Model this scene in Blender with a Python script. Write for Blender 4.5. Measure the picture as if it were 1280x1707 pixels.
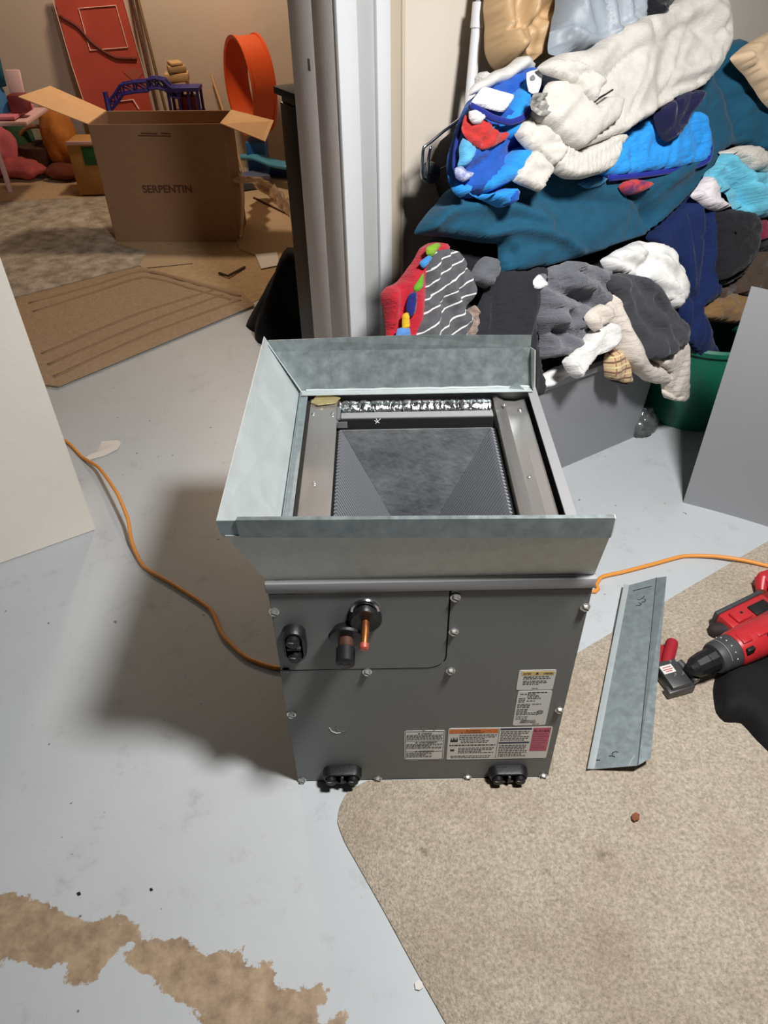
import bpy, bmesh, math, random
import numpy as np
from mathutils import Vector, Matrix, noise
from mathutils.geometry import delaunay_2d_cdt

random.seed(7)
for o in list(bpy.data.objects):
    bpy.data.objects.remove(o)
scene = bpy.context.scene
col = scene.collection

# ------------------------------------------------------------------ camera
F, CX, CY, EYE = 1240.0, 640.0, 853.5, 1.4      # focal length and centre in pixels of a 1280 x 1707 frame
down = np.array([(666 - CX) / F, -(2327 - CY) / F, -1.0]); down /= np.linalg.norm(down)
UP = -down
FW = np.array([0, 0, -1.0]); YA = FW - UP * FW.dot(UP); YA /= np.linalg.norm(YA)
ROT = np.array([np.cross(YA, UP), YA, UP])
EYEP = np.array([0, 0, EYE])
cam_data = bpy.data.cameras.new('camera')
cam = bpy.data.objects.new('camera', cam_data); col.objects.link(cam)
cam_data.sensor_fit = 'HORIZONTAL'; cam_data.sensor_width = 36.0; cam_data.lens = 36.0 * F / 1280
cam_data.clip_start = 0.02
cam.matrix_world = Matrix.Translation(EYEP) @ Matrix(ROT.tolist()).to_4x4()
scene.camera = cam

# ------------------------------------------------------------------ light and exposure
world = bpy.data.worlds.new('world'); scene.world = world; world.use_nodes = True
world.node_tree.nodes['Background'].inputs[0].default_value = (0.8, 0.85, 1, 1)
world.node_tree.nodes['Background'].inputs[1].default_value = 0.02

def lamp(name, loc, power, color, radius):
    d = bpy.data.lights.new(name, 'POINT'); d.energy = power; d.color = color; d.shadow_soft_size = radius
    o = bpy.data.objects.new(name, d); col.objects.link(o); o.location = loc
    return o
def spot(name, loc, aim, power, color, radius, size, blend):      # a hooded work lamp
    d = bpy.data.lights.new(name, 'SPOT'); d.energy = power; d.color = color; d.shadow_soft_size = radius
    d.spot_size = math.radians(size); d.spot_blend = blend
    o = bpy.data.objects.new(name, d); col.objects.link(o); o.location = loc
    o.rotation_euler = (Vector(aim) - Vector(loc)).to_track_quat('-Z', 'Y').to_euler()
    return o
spot('work_lamp', (0.63, 0.52, 2.1), (0.5, 1.5, 0.2), 146, (1.0, 0.98, 0.962), 0.12, 134, 1.0)
lamp('playroom_bulb', (-0.98, 4.42, 2.0), 42, (1.0, 0.77, 0.56), 0.1)
vs = scene.view_settings
vs.view_transform = 'Standard'; vs.look = 'None'; vs.exposure = 0.7; vs.gamma = 1.0; vs.use_curve_mapping = False

# ------------------------------------------------------------------ measuring helpers (sight lines -> points of the room)
def ray(u, v):
    return ROT @ np.array([(u - CX) / F, -(v - CY) / F, -1.0])
def on_z(u, v, z=0.0):
    d = ray(u, v); return EYEP + d * ((z - EYE) / d[2])
def on_y(u, v, y):
    d = ray(u, v); return EYEP + d * (y / d[1])
def on_plane(u, v, p, n):
    d = ray(u, v); n = np.asarray(n, float); return EYEP + d * (n.dot(np.asarray(p) - EYEP) / n.dot(d))
E1 = np.array([.857, .515, 0]); E1 /= np.linalg.norm(E1)      # along the partition wall
NW = np.array([E1[1], -E1[0], 0])                             # from the partition towards this room
ZV = np.array([0, 0, 1.0])
P0 = np.array([-.825, 1.605, 0])                              # end of the left wall, at the floor
def W(a, d, z):                                               # partition frame -> world
    return P0 + E1 * a + NW * d + ZV * z
ROOM = Matrix((E1.tolist(), (-NW).tolist(), (0, 0, 1))).transposed()   # x along partition, y away from us

# ------------------------------------------------------------------ object helpers
WORLDM = {}
def tag(o, label=None, cat=None, group=None, kind=None):
    if label: o['label'] = label
    if cat: o['category'] = cat
    if group: o['group'] = group
    if kind: o['kind'] = kind
    return o
def thing(name, label, cat, loc, group=None):
    o = bpy.data.objects.new(name, None); col.objects.link(o)
    o.location = Vector(loc); o.empty_display_size = .05
    WORLDM[o] = Matrix.Translation(Vector(loc))
    return tag(o, label, cat, group)
def link(name, mesh, m=None, parent=None, smooth=35, recentre=True):
    if recentre:
        co = np.empty(len(mesh.vertices) * 3); mesh.vertices.foreach_get('co', co); co = co.reshape(-1, 3)
        c = (co.min(0) + co.max(0)) / 2; c[2] = co[:, 2].min()
        mesh.transform(Matrix.Translation(-Vector(c)))
    else:
        c = np.zeros(3)
    if m is not None:
        for mm in (m if isinstance(m, (list, tuple)) else [m]): mesh.materials.append(mm)
    if smooth:
        mesh.polygons.foreach_set('use_smooth', [True] * len(mesh.polygons))
        if smooth < 180: mesh.set_sharp_from_angle(angle=math.radians(smooth))
    o = bpy.data.objects.new(name, mesh); col.objects.link(o)
    o.location = Vector(c); WORLDM[o] = Matrix.Translation(Vector(c))
    if parent is not None:
        o.parent = parent; o.matrix_parent_inverse = WORLDM[parent].inverted()
    return o
def copy_part(o, delta):
    c = o.copy(); col.objects.link(c)
    c.location = o.location + Vector(delta); WORLDM[c] = Matrix.Translation(c.location)
    return c

class MB:
    def __init__(s): s.bm = bmesh.new()
    def poly(s, pts, mi=0):
        f = s.bm.faces.new([s.bm.verts.new(Vector(p)) for p in pts]); f.material_index = mi; return f
    def box(s, c, size, rot=None, bevel=0, mi=0, seg=2):
        r = bmesh.ops.create_cube(s.bm, size=1)
        vv = r['verts']
        M = Matrix.Translation(Vector(c)) @ (rot.to_4x4() if rot is not None else Matrix.Identity(4)) @ Matrix.Diagonal((*size, 1))
        bmesh.ops.transform(s.bm, matrix=M, verts=vv)
        fs = {f for v in vv for f in v.link_faces}
        for f in fs: f.material_index = mi
        if bevel:
            es = list({e for v in vv for e in v.link_edges})
            bmesh.ops.bevel(s.bm, geom=es, offset=bevel, segments=seg, affect='EDGES', profile=.5)
        return s
    def span(s, x0, x1, y0, y1, z0, z1, bevel=0, mi=0):
        return s.box(((x0 + x1) / 2, (y0 + y1) / 2, (z0 + z1) / 2), (x1 - x0, y1 - y0, z1 - z0), None, bevel, mi)
    def prism(s, pts, off, mi=0):
        off = Vector(off); a = [s.bm.verts.new(Vector(p)) for p in pts]; b = [s.bm.verts.new(Vector(p) + off) for p in pts]
        n = len(a); fs = [s.bm.faces.new(a), s.bm.faces.new(b[::-1])]
        for i in range(n): fs.append(s.bm.faces.new((a[i], b[i], b[(i + 1) % n], a[(i + 1) % n])))
        for f in fs: f.material_index = mi
        bmesh.ops.recalc_face_normals(s.bm, faces=fs); return s
    def tube(s, pts, r, seg=10, mi=0, cap=True, flat=1.0):
        pts = [Vector(p) for p in pts]; n = len(pts)
        rs = r if isinstance(r, (list, tuple)) else [r] * n
        t0 = (pts[1] - pts[0]).normalized()
        ref = Vector((0, 0, 1)) if abs(t0.z) < .9 else Vector((1, 0, 0))
        side = t0.cross(ref).normalized(); rings = []
        for i in range(n):
            t = (pts[min(i + 1, n - 1)] - pts[max(i - 1, 0)])
            t = t.normalized() if t.length > 1e-9 else t0
            side = (side - t * side.dot(t)); side = side.normalized() if side.length > 1e-6 else t.orthogonal().normalized()
            up = side.cross(t)
            rings.append([s.bm.verts.new(pts[i] + (side * math.cos(2 * math.pi * k / seg) + up * flat * math.sin(2 * math.pi * k / seg)) * rs[i]) for k in range(seg)])
        fs = []
        for i in range(n - 1):
            for k in range(seg):
                fs.append(s.bm.faces.new((rings[i][k], rings[i][(k + 1) % seg], rings[i + 1][(k + 1) % seg], rings[i + 1][k])))
        if cap:
            fs.append(s.bm.faces.new(rings[0][::-1])); fs.append(s.bm.faces.new(rings[-1]))
        for f in fs: f.material_index = mi
        bmesh.ops.recalc_face_normals(s.bm, faces=fs); return s
    def cyl(s, p0, p1, r0, r1=None, seg=16, mi=0):
        return s.tube([p0, p1], [r0, r0 if r1 is None else r1], seg, mi)
    def lathe(s, prof, c, axis, seg=20, mi=0):       # prof: (distance along axis, radius)
        axis = Vector(axis).normalized(); c = Vector(c)
        return s.tube([c + axis * t + axis * i * 1e-6 for i, (t, r) in enumerate(prof)], [max(r, 1e-4) for t, r in prof], seg, mi)
    def build(s, name, m=None, parent=None, smooth=35, bevel=0):
        if bevel:
            es = [e for e in s.bm.edges if len(e.link_faces) == 2 and e.calc_face_angle(0) > .5]
            bmesh.ops.bevel(s.bm, geom=es, offset=bevel, segments=1, affect='EDGES', profile=.5)
        me = bpy.data.meshes.new(name); s.bm.to_mesh(me); s.bm.free()
        return link(name, me, m, parent, smooth)

def catmull(pts, step, closed=False):
    pts = [np.asarray(p, float) for p in pts]; n = len(pts); out = []
    for i in range(n if closed else n - 1):
        if closed: a, b, c, d = pts[i - 1], pts[i], pts[(i + 1) % n], pts[(i + 2) % n]
        else: a, b, c, d = pts[max(i - 1, 0)], pts[i], pts[i + 1], pts[min(i + 2, n - 1)]
        k = max(1, int(round(np.linalg.norm(c - b) / step)))
        for j in range(k):
            t = j / k
            q = .5 * ((2 * b) + (-a + c) * t + (2 * a - 5 * b + 4 * c - d) * t * t + (-a + 3 * b - 3 * c + d) * t ** 3)
            out.append(.6 * q + .4 * (b + (c - b) * t))
    if not closed: out.append(pts[-1])
    return out

# ------------------------------------------------------------------ materials
def lin(rgb):
    return tuple((c / 255 / 12.92) if c / 255 <= .04045 else ((c / 255 + .055) / 1.055) ** 2.4 for c in rgb)
def mat(name, rgb, rough=.6, metal=0, var=0, vscale=8, bump=0, bscale=60, spec=.5, sheen=0, alpha=1, trans=0, stretch=(1, 1, 1), detail=4, rgb2=None, coord='Object', rvar=0):
    m = bpy.data.materials.new(name); m.use_nodes = True
    nt = m.node_tree; N = nt.nodes; L = nt.links; b = N['Principled BSDF']
    c = lin(rgb)
    b.inputs['Base Color'].default_value = (*c, 1); b.inputs['Roughness'].default_value = rough
    b.inputs['Metallic'].default_value = metal; b.inputs['Specular IOR Level'].default_value = spec
    if sheen:
        b.inputs['Sheen Weight'].default_value = sheen; b.inputs['Sheen Roughness'].default_value = .5
    b.inputs['Alpha'].default_value = alpha; b.inputs['Transmission Weight'].default_value = trans
    tc = N.new('ShaderNodeTexCoord'); mp = N.new('ShaderNodeMapping'); mp.inputs['Scale'].default_value = stretch
    L.new(tc.outputs[coord], mp.inputs['Vector'])
    m['vec'] = mp.name
    if var or rgb2:
        n = N.new('ShaderNodeTexNoise'); n.inputs['Scale'].default_value = vscale; n.inputs['Detail'].default_value = detail; n.inputs['Roughness'].default_value = .65
        L.new(mp.outputs[0], n.inputs['Vector'])
        r = N.new('ShaderNodeValToRGB'); r.color_ramp.elements[0].position = .3; r.color_ramp.elements[1].position = .7
        c2 = lin(rgb2) if rgb2 else tuple(x * (1 - var) for x in c)
        r.color_ramp.elements[0].color = (*c2, 1)
        r.color_ramp.elements[1].color = (*(c if rgb2 else tuple(min(1, x * (1 + var)) for x in c)), 1)
        L.new(n.outputs['Fac'], r.inputs['Fac']); L.new(r.outputs[0], b.inputs['Base Color'])
        if rvar:
            mr = N.new('ShaderNodeMapRange'); mr.inputs['From Min'].default_value = .3; mr.inputs['From Max'].default_value = .7
            mr.inputs['To Min'].default_value = rough - rvar; mr.inputs['To Max'].default_value = rough + rvar
            L.new(n.outputs['Fac'], mr.inputs['Value']); L.new(mr.outputs[0], b.inputs['Roughness'])
    if bump:
        n2 = N.new('ShaderNodeTexNoise'); n2.inputs['Scale'].default_value = bscale; n2.inputs['Detail'].default_value = 3
        L.new(mp.outputs[0], n2.inputs['Vector'])
        bp = N.new('ShaderNodeBump'); bp.inputs['Strength'].default_value = bump; bp.inputs['Distance'].default_value = .004
        L.new(n2.outputs['Fac'], bp.inputs['Height']); L.new(bp.outputs[0], b.inputs['Normal'])
    return m
def cloth_mat(name, rgb, var=.12, rough=.9, sheen=.2, bump=.35, bscale=400, vscale=30, crease=.55, **k):
    m = mat(name, rgb, rough, 0, var, vscale, bump, bscale, spec=.2, sheen=sheen, coord='UV', **k)
    N = m.node_tree.nodes; L = m.node_tree.links; b = N['Principled BSDF']
    mp = N.new('ShaderNodeMapping'); mp.inputs['Scale'].default_value = (1, 2.4, 1); mp.inputs['Rotation'].default_value = (0, 0, len(name) * .7)
    L.new(N[m['vec']].outputs[0], mp.inputs['Vector'])
    n = N.new('ShaderNodeTexNoise'); n.inputs['Scale'].default_value = 26; n.inputs['Detail'].default_value = 5; n.inputs['Roughness'].default_value = .55; n.inputs['Distortion'].default_value = .6
    L.new(mp.outputs[0], n.inputs['Vector'])
    bp = N.new('ShaderNodeBump'); bp.inputs['Strength'].default_value = crease; bp.inputs['Distance'].default_value = .012
    L.new(n.outputs['Fac'], bp.inputs['Height'])
    old = b.inputs['Normal'].links[0].from_socket
    L.new(old, bp.inputs['Normal']); L.new(bp.outputs[0], b.inputs['Normal'])
    return m
def nd(m, kind, **inp):
    n = m.node_tree.nodes.new(kind)
    for k, v in inp.items():
        if k in ('operation', 'blend_type', 'data_type', 'wave_type', 'bands_direction', 'feature', 'attribute_name'): setattr(n, k, v)
        else: n.inputs[k].default_value = v
    return n
def mixin(m, fac_socket, rgb):
    """lay a second colour over the base colour where the factor is 1"""
    nt = m.node_tree; b = nt.nodes['Principled BSDF']; s = b.inputs['Base Color']
    mx = nt.nodes.new('ShaderNodeMix'); mx.data_type = 'RGBA'
    if s.links: nt.links.new(s.links[0].from_socket, mx.inputs[6])
    else: mx.inputs[6].default_value = s.default_value
    mx.inputs[7].default_value = (*lin(rgb), 1)
    nt.links.new(fac_socket, mx.inputs[0]); nt.links.new(mx.outputs[2], s)
def stripes(m, axis, period, width, rgb, phase=0, warp=0):
    """printed stripes at right angles to a UV axis (metres)"""
    nt = m.node_tree; L = nt.links
    tc = nt.nodes[m['vec']]
    sp = nd(m, 'ShaderNodeSeparateXYZ'); L.new(tc.outputs[0], sp.inputs[0])
    src = sp.outputs[axis]
    if warp:
        no = nd(m, 'ShaderNodeTexNoise', Scale=14.0); L.new(tc.outputs[0], no.inputs['Vector'])
        ma = nd(m, 'ShaderNodeMath', operation='MULTIPLY_ADD'); L.new(no.outputs['Fac'], ma.inputs[0]); ma.inputs[1].default_value = warp; L.new(src, ma.inputs[2]); src = ma.outputs[0]
    a = nd(m, 'ShaderNodeMath', operation='ADD'); L.new(src, a.inputs[0]); a.inputs[1].default_value = phase + 50 * period
    d = nd(m, 'ShaderNodeMath', operation='DIVIDE'); L.new(a.outputs[0], d.inputs[0]); d.inputs[1].default_value = period
    f = nd(m, 'ShaderNodeMath', operation='FRACT'); L.new(d.outputs[0], f.inputs[0])
    c = nd(m, 'ShaderNodeMath', operation='LESS_THAN'); L.new(f.outputs[0], c.inputs[0]); c.inputs[1].default_value = width / period
    mixin(m, c.outputs[0], rgb); return m

M = {}
M['wall'] = mat('wall_paint', (222, 212, 198), .85, var=.04, vscale=3, bump=.12, bscale=120)
M['wall_tan'] = mat('wall_paint_tan', (206, 192, 176), .85, var=.05, vscale=2, bump=.12, bscale=120)
M['reveal'] = mat('jamb_paint', (230, 222, 219), .8, var=.08, vscale=5, bump=.1, bscale=80)
M['white_trim'] = mat('white_trim_paint', (228, 230, 232), .45, var=.02)
M['grey_trim'] = mat('trim_strip_grey', (188, 190, 190), .55, var=.03)
M['ceiling'] = mat('low_bounce_ceiling', (66, 60, 54), .9, var=.2, vscale=4)  # unseen ceiling, colour darkened to weaken the bounced fill light
M['wall_dim'] = mat('low_bounce_wall', (84, 83, 81), .9, var=.1, vscale=4)  # out-of-frame walls, tone lowered so they bounce less light
M['cab'] = mat('cabinet_grey_paint', (110, 113, 112), .5, var=.07, vscale=900, bump=.08, bscale=700, detail=1)
M['cab_light'] = mat('cabinet_rail_grey', (150, 150, 152), .45, var=.03, vscale=200)
M['galv'] = mat('galvanised_steel', (152, 164, 167), .42, .5, var=.14, vscale=55, bump=.03, bscale=30, rvar=.1)
M['galv_lifted'] = mat('galvanised_steel_lifted', (208, 212, 207), .5, .25, var=.14, vscale=40, bump=.03, bscale=40, rvar=.08)  # same steel, colour raised to brighten the shaded front side
M['galv_mid'] = mat('galvanised_steel_shaded', (132, 142, 143), .4, .5, var=.2, vscale=45, bump=.03, bscale=30, rvar=.1)  # same steel, darker copy: shade on hems and back side put into colour
M['galv_light'] = mat('galvanised_steel_lit', (196, 204, 204), .55, .45, var=.06, vscale=15, rvar=.06)  # same steel, paler copy: light on left side and lips put into colour
M['alu'] = mat('aluminium_sheet', (184, 181, 178), .3, .75, var=.03, vscale=12, stretch=(1, .15, 1), rvar=.08)
M['foil'] = mat('crumpled_foil', (215, 218, 220), .22, 1, bump=1, bscale=70)
M['foil_dark'] = mat('foil_faced_plate', (140, 143, 146), .34, .4, var=.4, vscale=9, bump=.8, bscale=45, rvar=.12)
M['fin'] = mat('coil_fins', (150, 154, 160), .45, .3)
M['gap'] = mat('dark_gap', (16, 16, 17), .8)
M['rubber'] = mat('black_rubber', (22, 23, 25), .45, var=.1, vscale=60, bump=.1, bscale=200)
M['black'] = mat('black_plastic', (20, 20, 22), .5)
M['screw'] = mat('zinc_screw', (205, 205, 203), .28, .9)
M['copper'] = mat('copper_tube', (205, 130, 80), .32, .9, var=.15, vscale=60)
M['copper_old'] = mat('sooty_copper_tube', (88, 58, 46), .6, .5, var=.4, vscale=50)
M['red_plastic'] = mat('red_plastic', (186, 40, 46), .38, var=.06, vscale=30)
M['red_grip'] = mat('red_vinyl_grip', (160, 34, 46), .45)
M['toolgrey'] = mat('tool_grey_metal', (95, 95, 96), .45, .7, var=.12, vscale=40)
M['toolplastic'] = mat('charcoal_plastic', (62, 64, 66), .55, var=.1, vscale=60)
M['label_white'] = mat('label_white', (222, 222, 218), .45)
M['ink'] = mat('label_ink', (60, 60, 62), .6)
M['ink_black'] = mat('black_ink', (22, 22, 24), .6)
M['lab_orange'] = mat('label_orange', (214, 120, 52), .5)
M['lab_yellow'] = mat('label_yellow', (222, 198, 128), .5)
M['lab_navy'] = mat('label_navy', (30, 34, 78), .5)
M['lab_pink'] = mat('label_pink', (196, 96, 122), .5)
M['lab_red'] = mat('label_dark_red', (120, 24, 50), .5)
M['cord'] = mat('orange_cord', (228, 150, 66), .45)
M['card'] = mat('cardboard', (140, 108, 82), .85, var=.07, vscale=18, stretch=(1, 1, 6), bump=.05)  # box board, darkened so the shade on its front is in the colour
M['card_pale'] = mat('cardboard_lit', (205, 165, 122), .85, var=.05, vscale=18)  # same board, paler copy with the light on the flaps painted in
M['paper'] = mat('white_paper', (225, 220, 214), .8)
M['panel'] = mat('grey_sheet_panel', (148, 150, 153), .5, .0, var=.04, vscale=600, detail=1, bump=.05, bscale=500)
M['tote'] = mat('grey_tote_plastic', (142, 144, 149), .5, var=.03, bump=.06, bscale=300)
M['tote_rim'] = mat('grey_tote_rim', (160, 162, 166), .4)
M['green'] = mat('green_tub_plastic', (22, 104, 80), .45, var=.08)
M['chrome'] = mat('chrome', (215, 215, 218), .18, 1)
M['white_pole'] = mat('white_enamel_tube', (225, 226, 228), .35)

# ------------------------------------------------------------------ the setting
CEIL = 2.42
# painted concrete floor with worn patches: a fine patch of the grid carries the worn shape as an attribute
def poly_sd(P, poly):
    """signed distance (inside positive) of points to a polygon"""
    P = np.asarray(P, float); poly = np.asarray(poly, float); d = np.full(len(P), 1e9); inside = np.zeros(len(P), bool)
    for i in range(len(poly)):
        a, b = poly[i - 1], poly[i]; ab = b - a; t = np.clip(((P - a) @ ab) / max(ab @ ab, 1e-12), 0, 1)
        d = np.minimum(d, np.linalg.norm(P - a - t[:, None] * ab, axis=1))
        c = (a[1] > P[:, 1]) != (b[1] > P[:, 1])
        with np.errstate(divide='ignore', invalid='ignore'):
            xi = a[0] + (P[:, 1] - a[1]) * ab[0] / ab[1]
        inside ^= c & (P[:, 0] < xi)
    return np.where(inside, d, -d)
WORN = [[(-60, 1470), (20, 1490), (90, 1510), (140, 1540), (190, 1522), (230, 1545), (240, 1570), (195, 1580), (175, 1610), (165, 1640), (112, 1640), (110, 1605), (60, 1610), (-60, 1600)],
        [(200, 1600), (225, 1570), (290, 1562), (330, 1585), (385, 1588), (408, 1578), (396, 1612), (455, 1612), (465, 1655), (505, 1640), (548, 1655), (530, 1690), (545, 1760), (400, 1790), (330, 1690), (300, 1670), (270, 1655), (245, 1625), (215, 1612)],
        [(565, 1680), (580, 1690), (580, 1730), (548, 1730), (550, 1700)],
        [(300, 1520), (322, 1512), (330, 1518), (310, 1528)]]
WORN = [[on_z(u, v)[:2] for u, v in w] for w in WORN[:3]]
xs = np.concatenate([np.linspace(-3.4, -.95, 8), np.arange(-.9, .2, .012), np.linspace(.25, 2.4, 8)])
ys = np.concatenate([np.linspace(-1.4, .0, 5), np.arange(.05, .75, .012), np.linspace(.8, 5.3, 12)])
gx, gy = np.meshgrid(xs, ys); pts = np.stack([gx.ravel(), gy.ravel()], 1)
sd = np.max([poly_sd(pts, w) for w in WORN], axis=0)
me = bpy.data.meshes.new('floor'); nx = len(xs)
me.from_pydata([(x, y, 0) for x, y in pts], [], [(j * nx + i, j * nx + i + 1, (j + 1) * nx + i + 1, (j + 1) * nx + i) for j in range(len(ys) - 1) for i in range(nx - 1)])
at = me.attributes.new('worn', 'FLOAT', 'POINT'); at.data.foreach_set('value', np.clip(sd, -.2, .2).astype(np.float32))
m = mat('painted_concrete', (190, 195, 198), .42, var=.05, vscale=2.5, bump=.06, bscale=25, spec=.35, detail=6)
nt = m.node_tree; L = nt.links; vec = nt.nodes[m['vec']]
# scuffs
n1 = nd(m, 'ShaderNodeTexNoise', Scale=11.0, Detail=9.0, Roughness=.75); L.new(vec.outputs[0], n1.inputs['Vector'])
r1 = nd(m, 'ShaderNodeMapRange'); L.new(n1.outputs['Fac'], r1.inputs[0]); r1.inputs[1].default_value = .56; r1.inputs[2].default_value = .8; r1.inputs[4].default_value = .6
mixin(m, r1.outputs[0], (130, 132, 132))
n2 = nd(m, 'ShaderNodeTexNoise', Scale=42.0, Detail=2.0); L.new(vec.outputs[0], n2.inputs['Vector'])
r2 = nd(m, 'ShaderNodeMapRange'); L.new(n2.outputs['Fac'], r2.inputs[0]); r2.inputs[1].default_value = .735; r2.inputs[2].default_value = .76; r2.inputs[4].default_value = .75
mixin(m, r2.outputs[0], (70, 72, 72))
# worn through to tan concrete
wa = nd(m, 'ShaderNodeAttribute', attribute_name='worn')
n3 = nd(m, 'ShaderNodeTexNoise', Scale=30.0, Detail=8.0, Roughness=.7); L.new(vec.outputs[0], n3.inputs['Vector'])
ma = nd(m, 'ShaderNodeMath', operation='MULTIPLY_ADD'); L.new(n3.outputs['Fac'], ma.inputs[0]); ma.inputs[1].default_value = .07
sb = nd(m, 'ShaderNodeMath', operation='SUBTRACT'); L.new(wa.outputs['Fac'], sb.inputs[0]); sb.inputs[1].default_value = .035; L.new(sb.outputs[0], ma.inputs[2])
r3 = nd(m, 'ShaderNodeMapRange'); L.new(ma.outputs[0], r3.inputs[0]); r3.inputs[1].default_value = -.0015; r3.inputs[2].default_value = .0015
n4 = nd(m, 'ShaderNodeTexNoise', Scale=24.0, Detail=10.0, Roughness=.7); L.new(vec.outputs[0], n4.inputs['Vector'])
cr = nd(m, 'ShaderNodeValToRGB'); L.new(n4.outputs['Fac'], cr.inputs[0])
cr.color_ramp.elements[0].position = .3; cr.color_ramp.elements[0].color = (*lin((128, 106, 86)), 1)
cr.color_ramp.elements[1].position = .7; cr.color_ramp.elements[1].color = (*lin((190, 168, 140)), 1)
b = nt.nodes['Principled BSDF']; mx = nt.nodes.new('ShaderNodeMix'); mx.data_type = 'RGBA'
L.new(b.inputs['Base Color'].links[0].from_socket, mx.inputs[6]); L.new(cr.outputs[0], mx.inputs[7]); L.new(r3.outputs[0], mx.inputs[0]); L.new(mx.outputs[2], b.inputs['Base Color'])
floor = link('floor', me, m, smooth=0, recentre=False); floor['kind'] = 'structure'

def wall(name, base, dirv, length, thick_dir, thick, z0, z1, m, bevel=0):
    a = np.array(base, float); b_ = a + np.array(dirv) * length; t = np.array(thick_dir) * thick
    pts = [(*(p[:2]), z0) for p in (a, b_, b_ + t, a + t)]
    o = MB().prism(pts, (0, 0, z1 - z0)).build(name, m, bevel=bevel); o['kind'] = 'structure'; return o
JA, JT = .856, .235                                       # jamb position along the partition, wall thickness
m = mat('left_wall_paint', (236, 230, 219), .85, var=.04, vscale=2, bump=.15, bscale=110)
n1 = nd(m, 'ShaderNodeTexNoise', Scale=9.0, Detail=8.0, Roughness=.8); m.node_tree.links.new(m.node_tree.nodes[m['vec']].outputs[0], n1.inputs['Vector'])
r1 = nd(m, 'ShaderNodeMapRange'); m.node_tree.links.new(n1.outputs['Fac'], r1.inputs[0]); r1.inputs[1].default_value = .64; r1.inputs[2].default_value = .8; r1.inputs[4].default_value = .6
mixin(m, r1.outputs[0], (170, 158, 142))
wall('wall_left', P0, -E1, 2.95, -NW, JT, 0, CEIL, m, bevel=.004)
wall('wall_partition', W(JA, 0, 0), E1, 2.75, -NW, JT, 0, CEIL, M['wall'])
wall('wall_header', W(-.0, 0, 0), E1, JA, -NW, JT, 2.04, CEIL, M['wall'])
wall('wall_right', (2.3, -1.35, 0), (0, 1, 0), 6.6, (1, 0, 0), .1, 0, CEIL, M['wall_dim'])
wall('wall_near', (-3.3, -1.35, 0), (1, 0, 0), 5.6, (0, -1, 0), .1, 0, CEIL, M['wall_dim'])
wall('wall_side', (-3.3, -1.35, 0), (0, 1, 0), 6.6, (-1, 0, 0), .1, 0, CEIL, M['wall_dim'])
wall('wall_far', (-3.3, 5.2, 0), (1, 0, 0), 5.6, (0, 1, 0), .1, 0, CEIL, M['wall_tan'])
o = MB().span(-3.4, 2.4, -1.45, 5.3, CEIL, CEIL + .08).build('ceiling', M['ceiling']); o['kind'] = 'structure'
# door opening trim: the reveal board with its scored lines, two raised white strips and a grey one between them
def wbox(a0, a1, d0, d1, z0, z1, name, m, bevel=.002):
    c = W((a0 + a1) / 2, (d0 + d1) / 2, (z0 + z1) / 2)
    o = MB().box(c, (a1 - a0, d1 - d0, z1 - z0), ROOM, bevel).build(name, m); o['kind'] = 'structure'; return o
wbox(JA - .008, JA, -JT, -.1045, 0, 2.04, 'trim_1', M['reveal'], .0008)
wbox(JA - .008, JA, -.1025, .0, 0, 2.04, 'trim_2', M['reveal'], .0008)
wbox(JA - .008, JA + .047, .0, .02, 0, 2.1, 'trim_3', M['white_trim'], .004)
wbox(JA + .047, JA + .098, .0, .008, 0, 2.1, 'trim_4', M['grey_trim'], .001)
wbox(JA + .098, JA + .138, .0, .02, 0, 2.1, 'trim_5', M['white_trim'], .004)
wbox(JA + .138, JA + .172, .0, .012, 0, 2.1, 'trim_6', mat('beige_trim', (196, 184, 164), .7), .002)
wbox(JA + .172, JA + .182, .0, .017, 0, 2.1, 'trim_7', mat('beige_bead', (208, 196, 176), .6), .004)
wbox(JA - .0092, JA - .0078, -.142, -.128, 1.045, 1.072, 'trim_8', mat('dent_plaster', (122, 114, 110), .9), .0004)
# ------------------------------------------------------------------ the coil cabinet
UX0, UX1, UY0, UY1, UZ = -.185, .325, .812, 1.385, .578
unit = thing('coil_cabinet', 'grey metal air conditioner coil cabinet with copper pipe stubs, standing on the floor', 'appliance', ((UX0 + UX1) / 2, (UY0 + UY1) / 2, 0))
def pf(u, v):
    p = on_y(u, v, UY0); return p[0], p[2]
AX1, AZ0, AZ1 = pf(748, 1000)[0], pf(600, 1114)[1], .552
g = .0035
def rcorner(x, z, r, n=6):          # rounded lower right corner, going from the right edge to the bottom edge
    return [(x - r + r * math.cos(-t * math.pi / 2 / n), z + r + r * math.sin(-t * math.pi / 2 / n)) for t in range(n + 1)]
L_ = [(UX0, 0.003), (UX1, .003), (UX1, .552), (AX1 + g, .552)] + [(x + g * .7, z - g * .7) for x, z in rcorner(AX1, AZ0, .03)] + [(UX0, AZ0 - g)]
MB().prism([(x, UY0, z) for x, z in L_], (0, .003, 0)).build('front_panel', M['cab'], unit, 0)
A_ = [(UX0 + .002, AZ1), (AX1, AZ1)] + rcorner(AX1, AZ0, .03) + [(UX0 + .002, AZ0)]
acc = MB().prism([(x, UY0 - .001, z) for x, z in A_], (0, .003, 0)).build('access_panel', M['cab'], unit, 0)
MB().span(UX0 + .003, UX1 - .003, UY0 + .0035, UY0 + .006, .01, .55).build('gap_backing', M['gap'], unit, 0)  # black sheet added behind the panel gap, standing for the shade in it
MB().span(UX0 - .002, UX1 + .002, UY0 - .005, UY0 + .012, .557, .579, .0025).build('top_rail', M['cab_light'], unit)
MB().span(UX0, UX0 + .002, UY0 + .006, UY1, .0, .577).build('left_panel', M['cab'], unit, 0)
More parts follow.
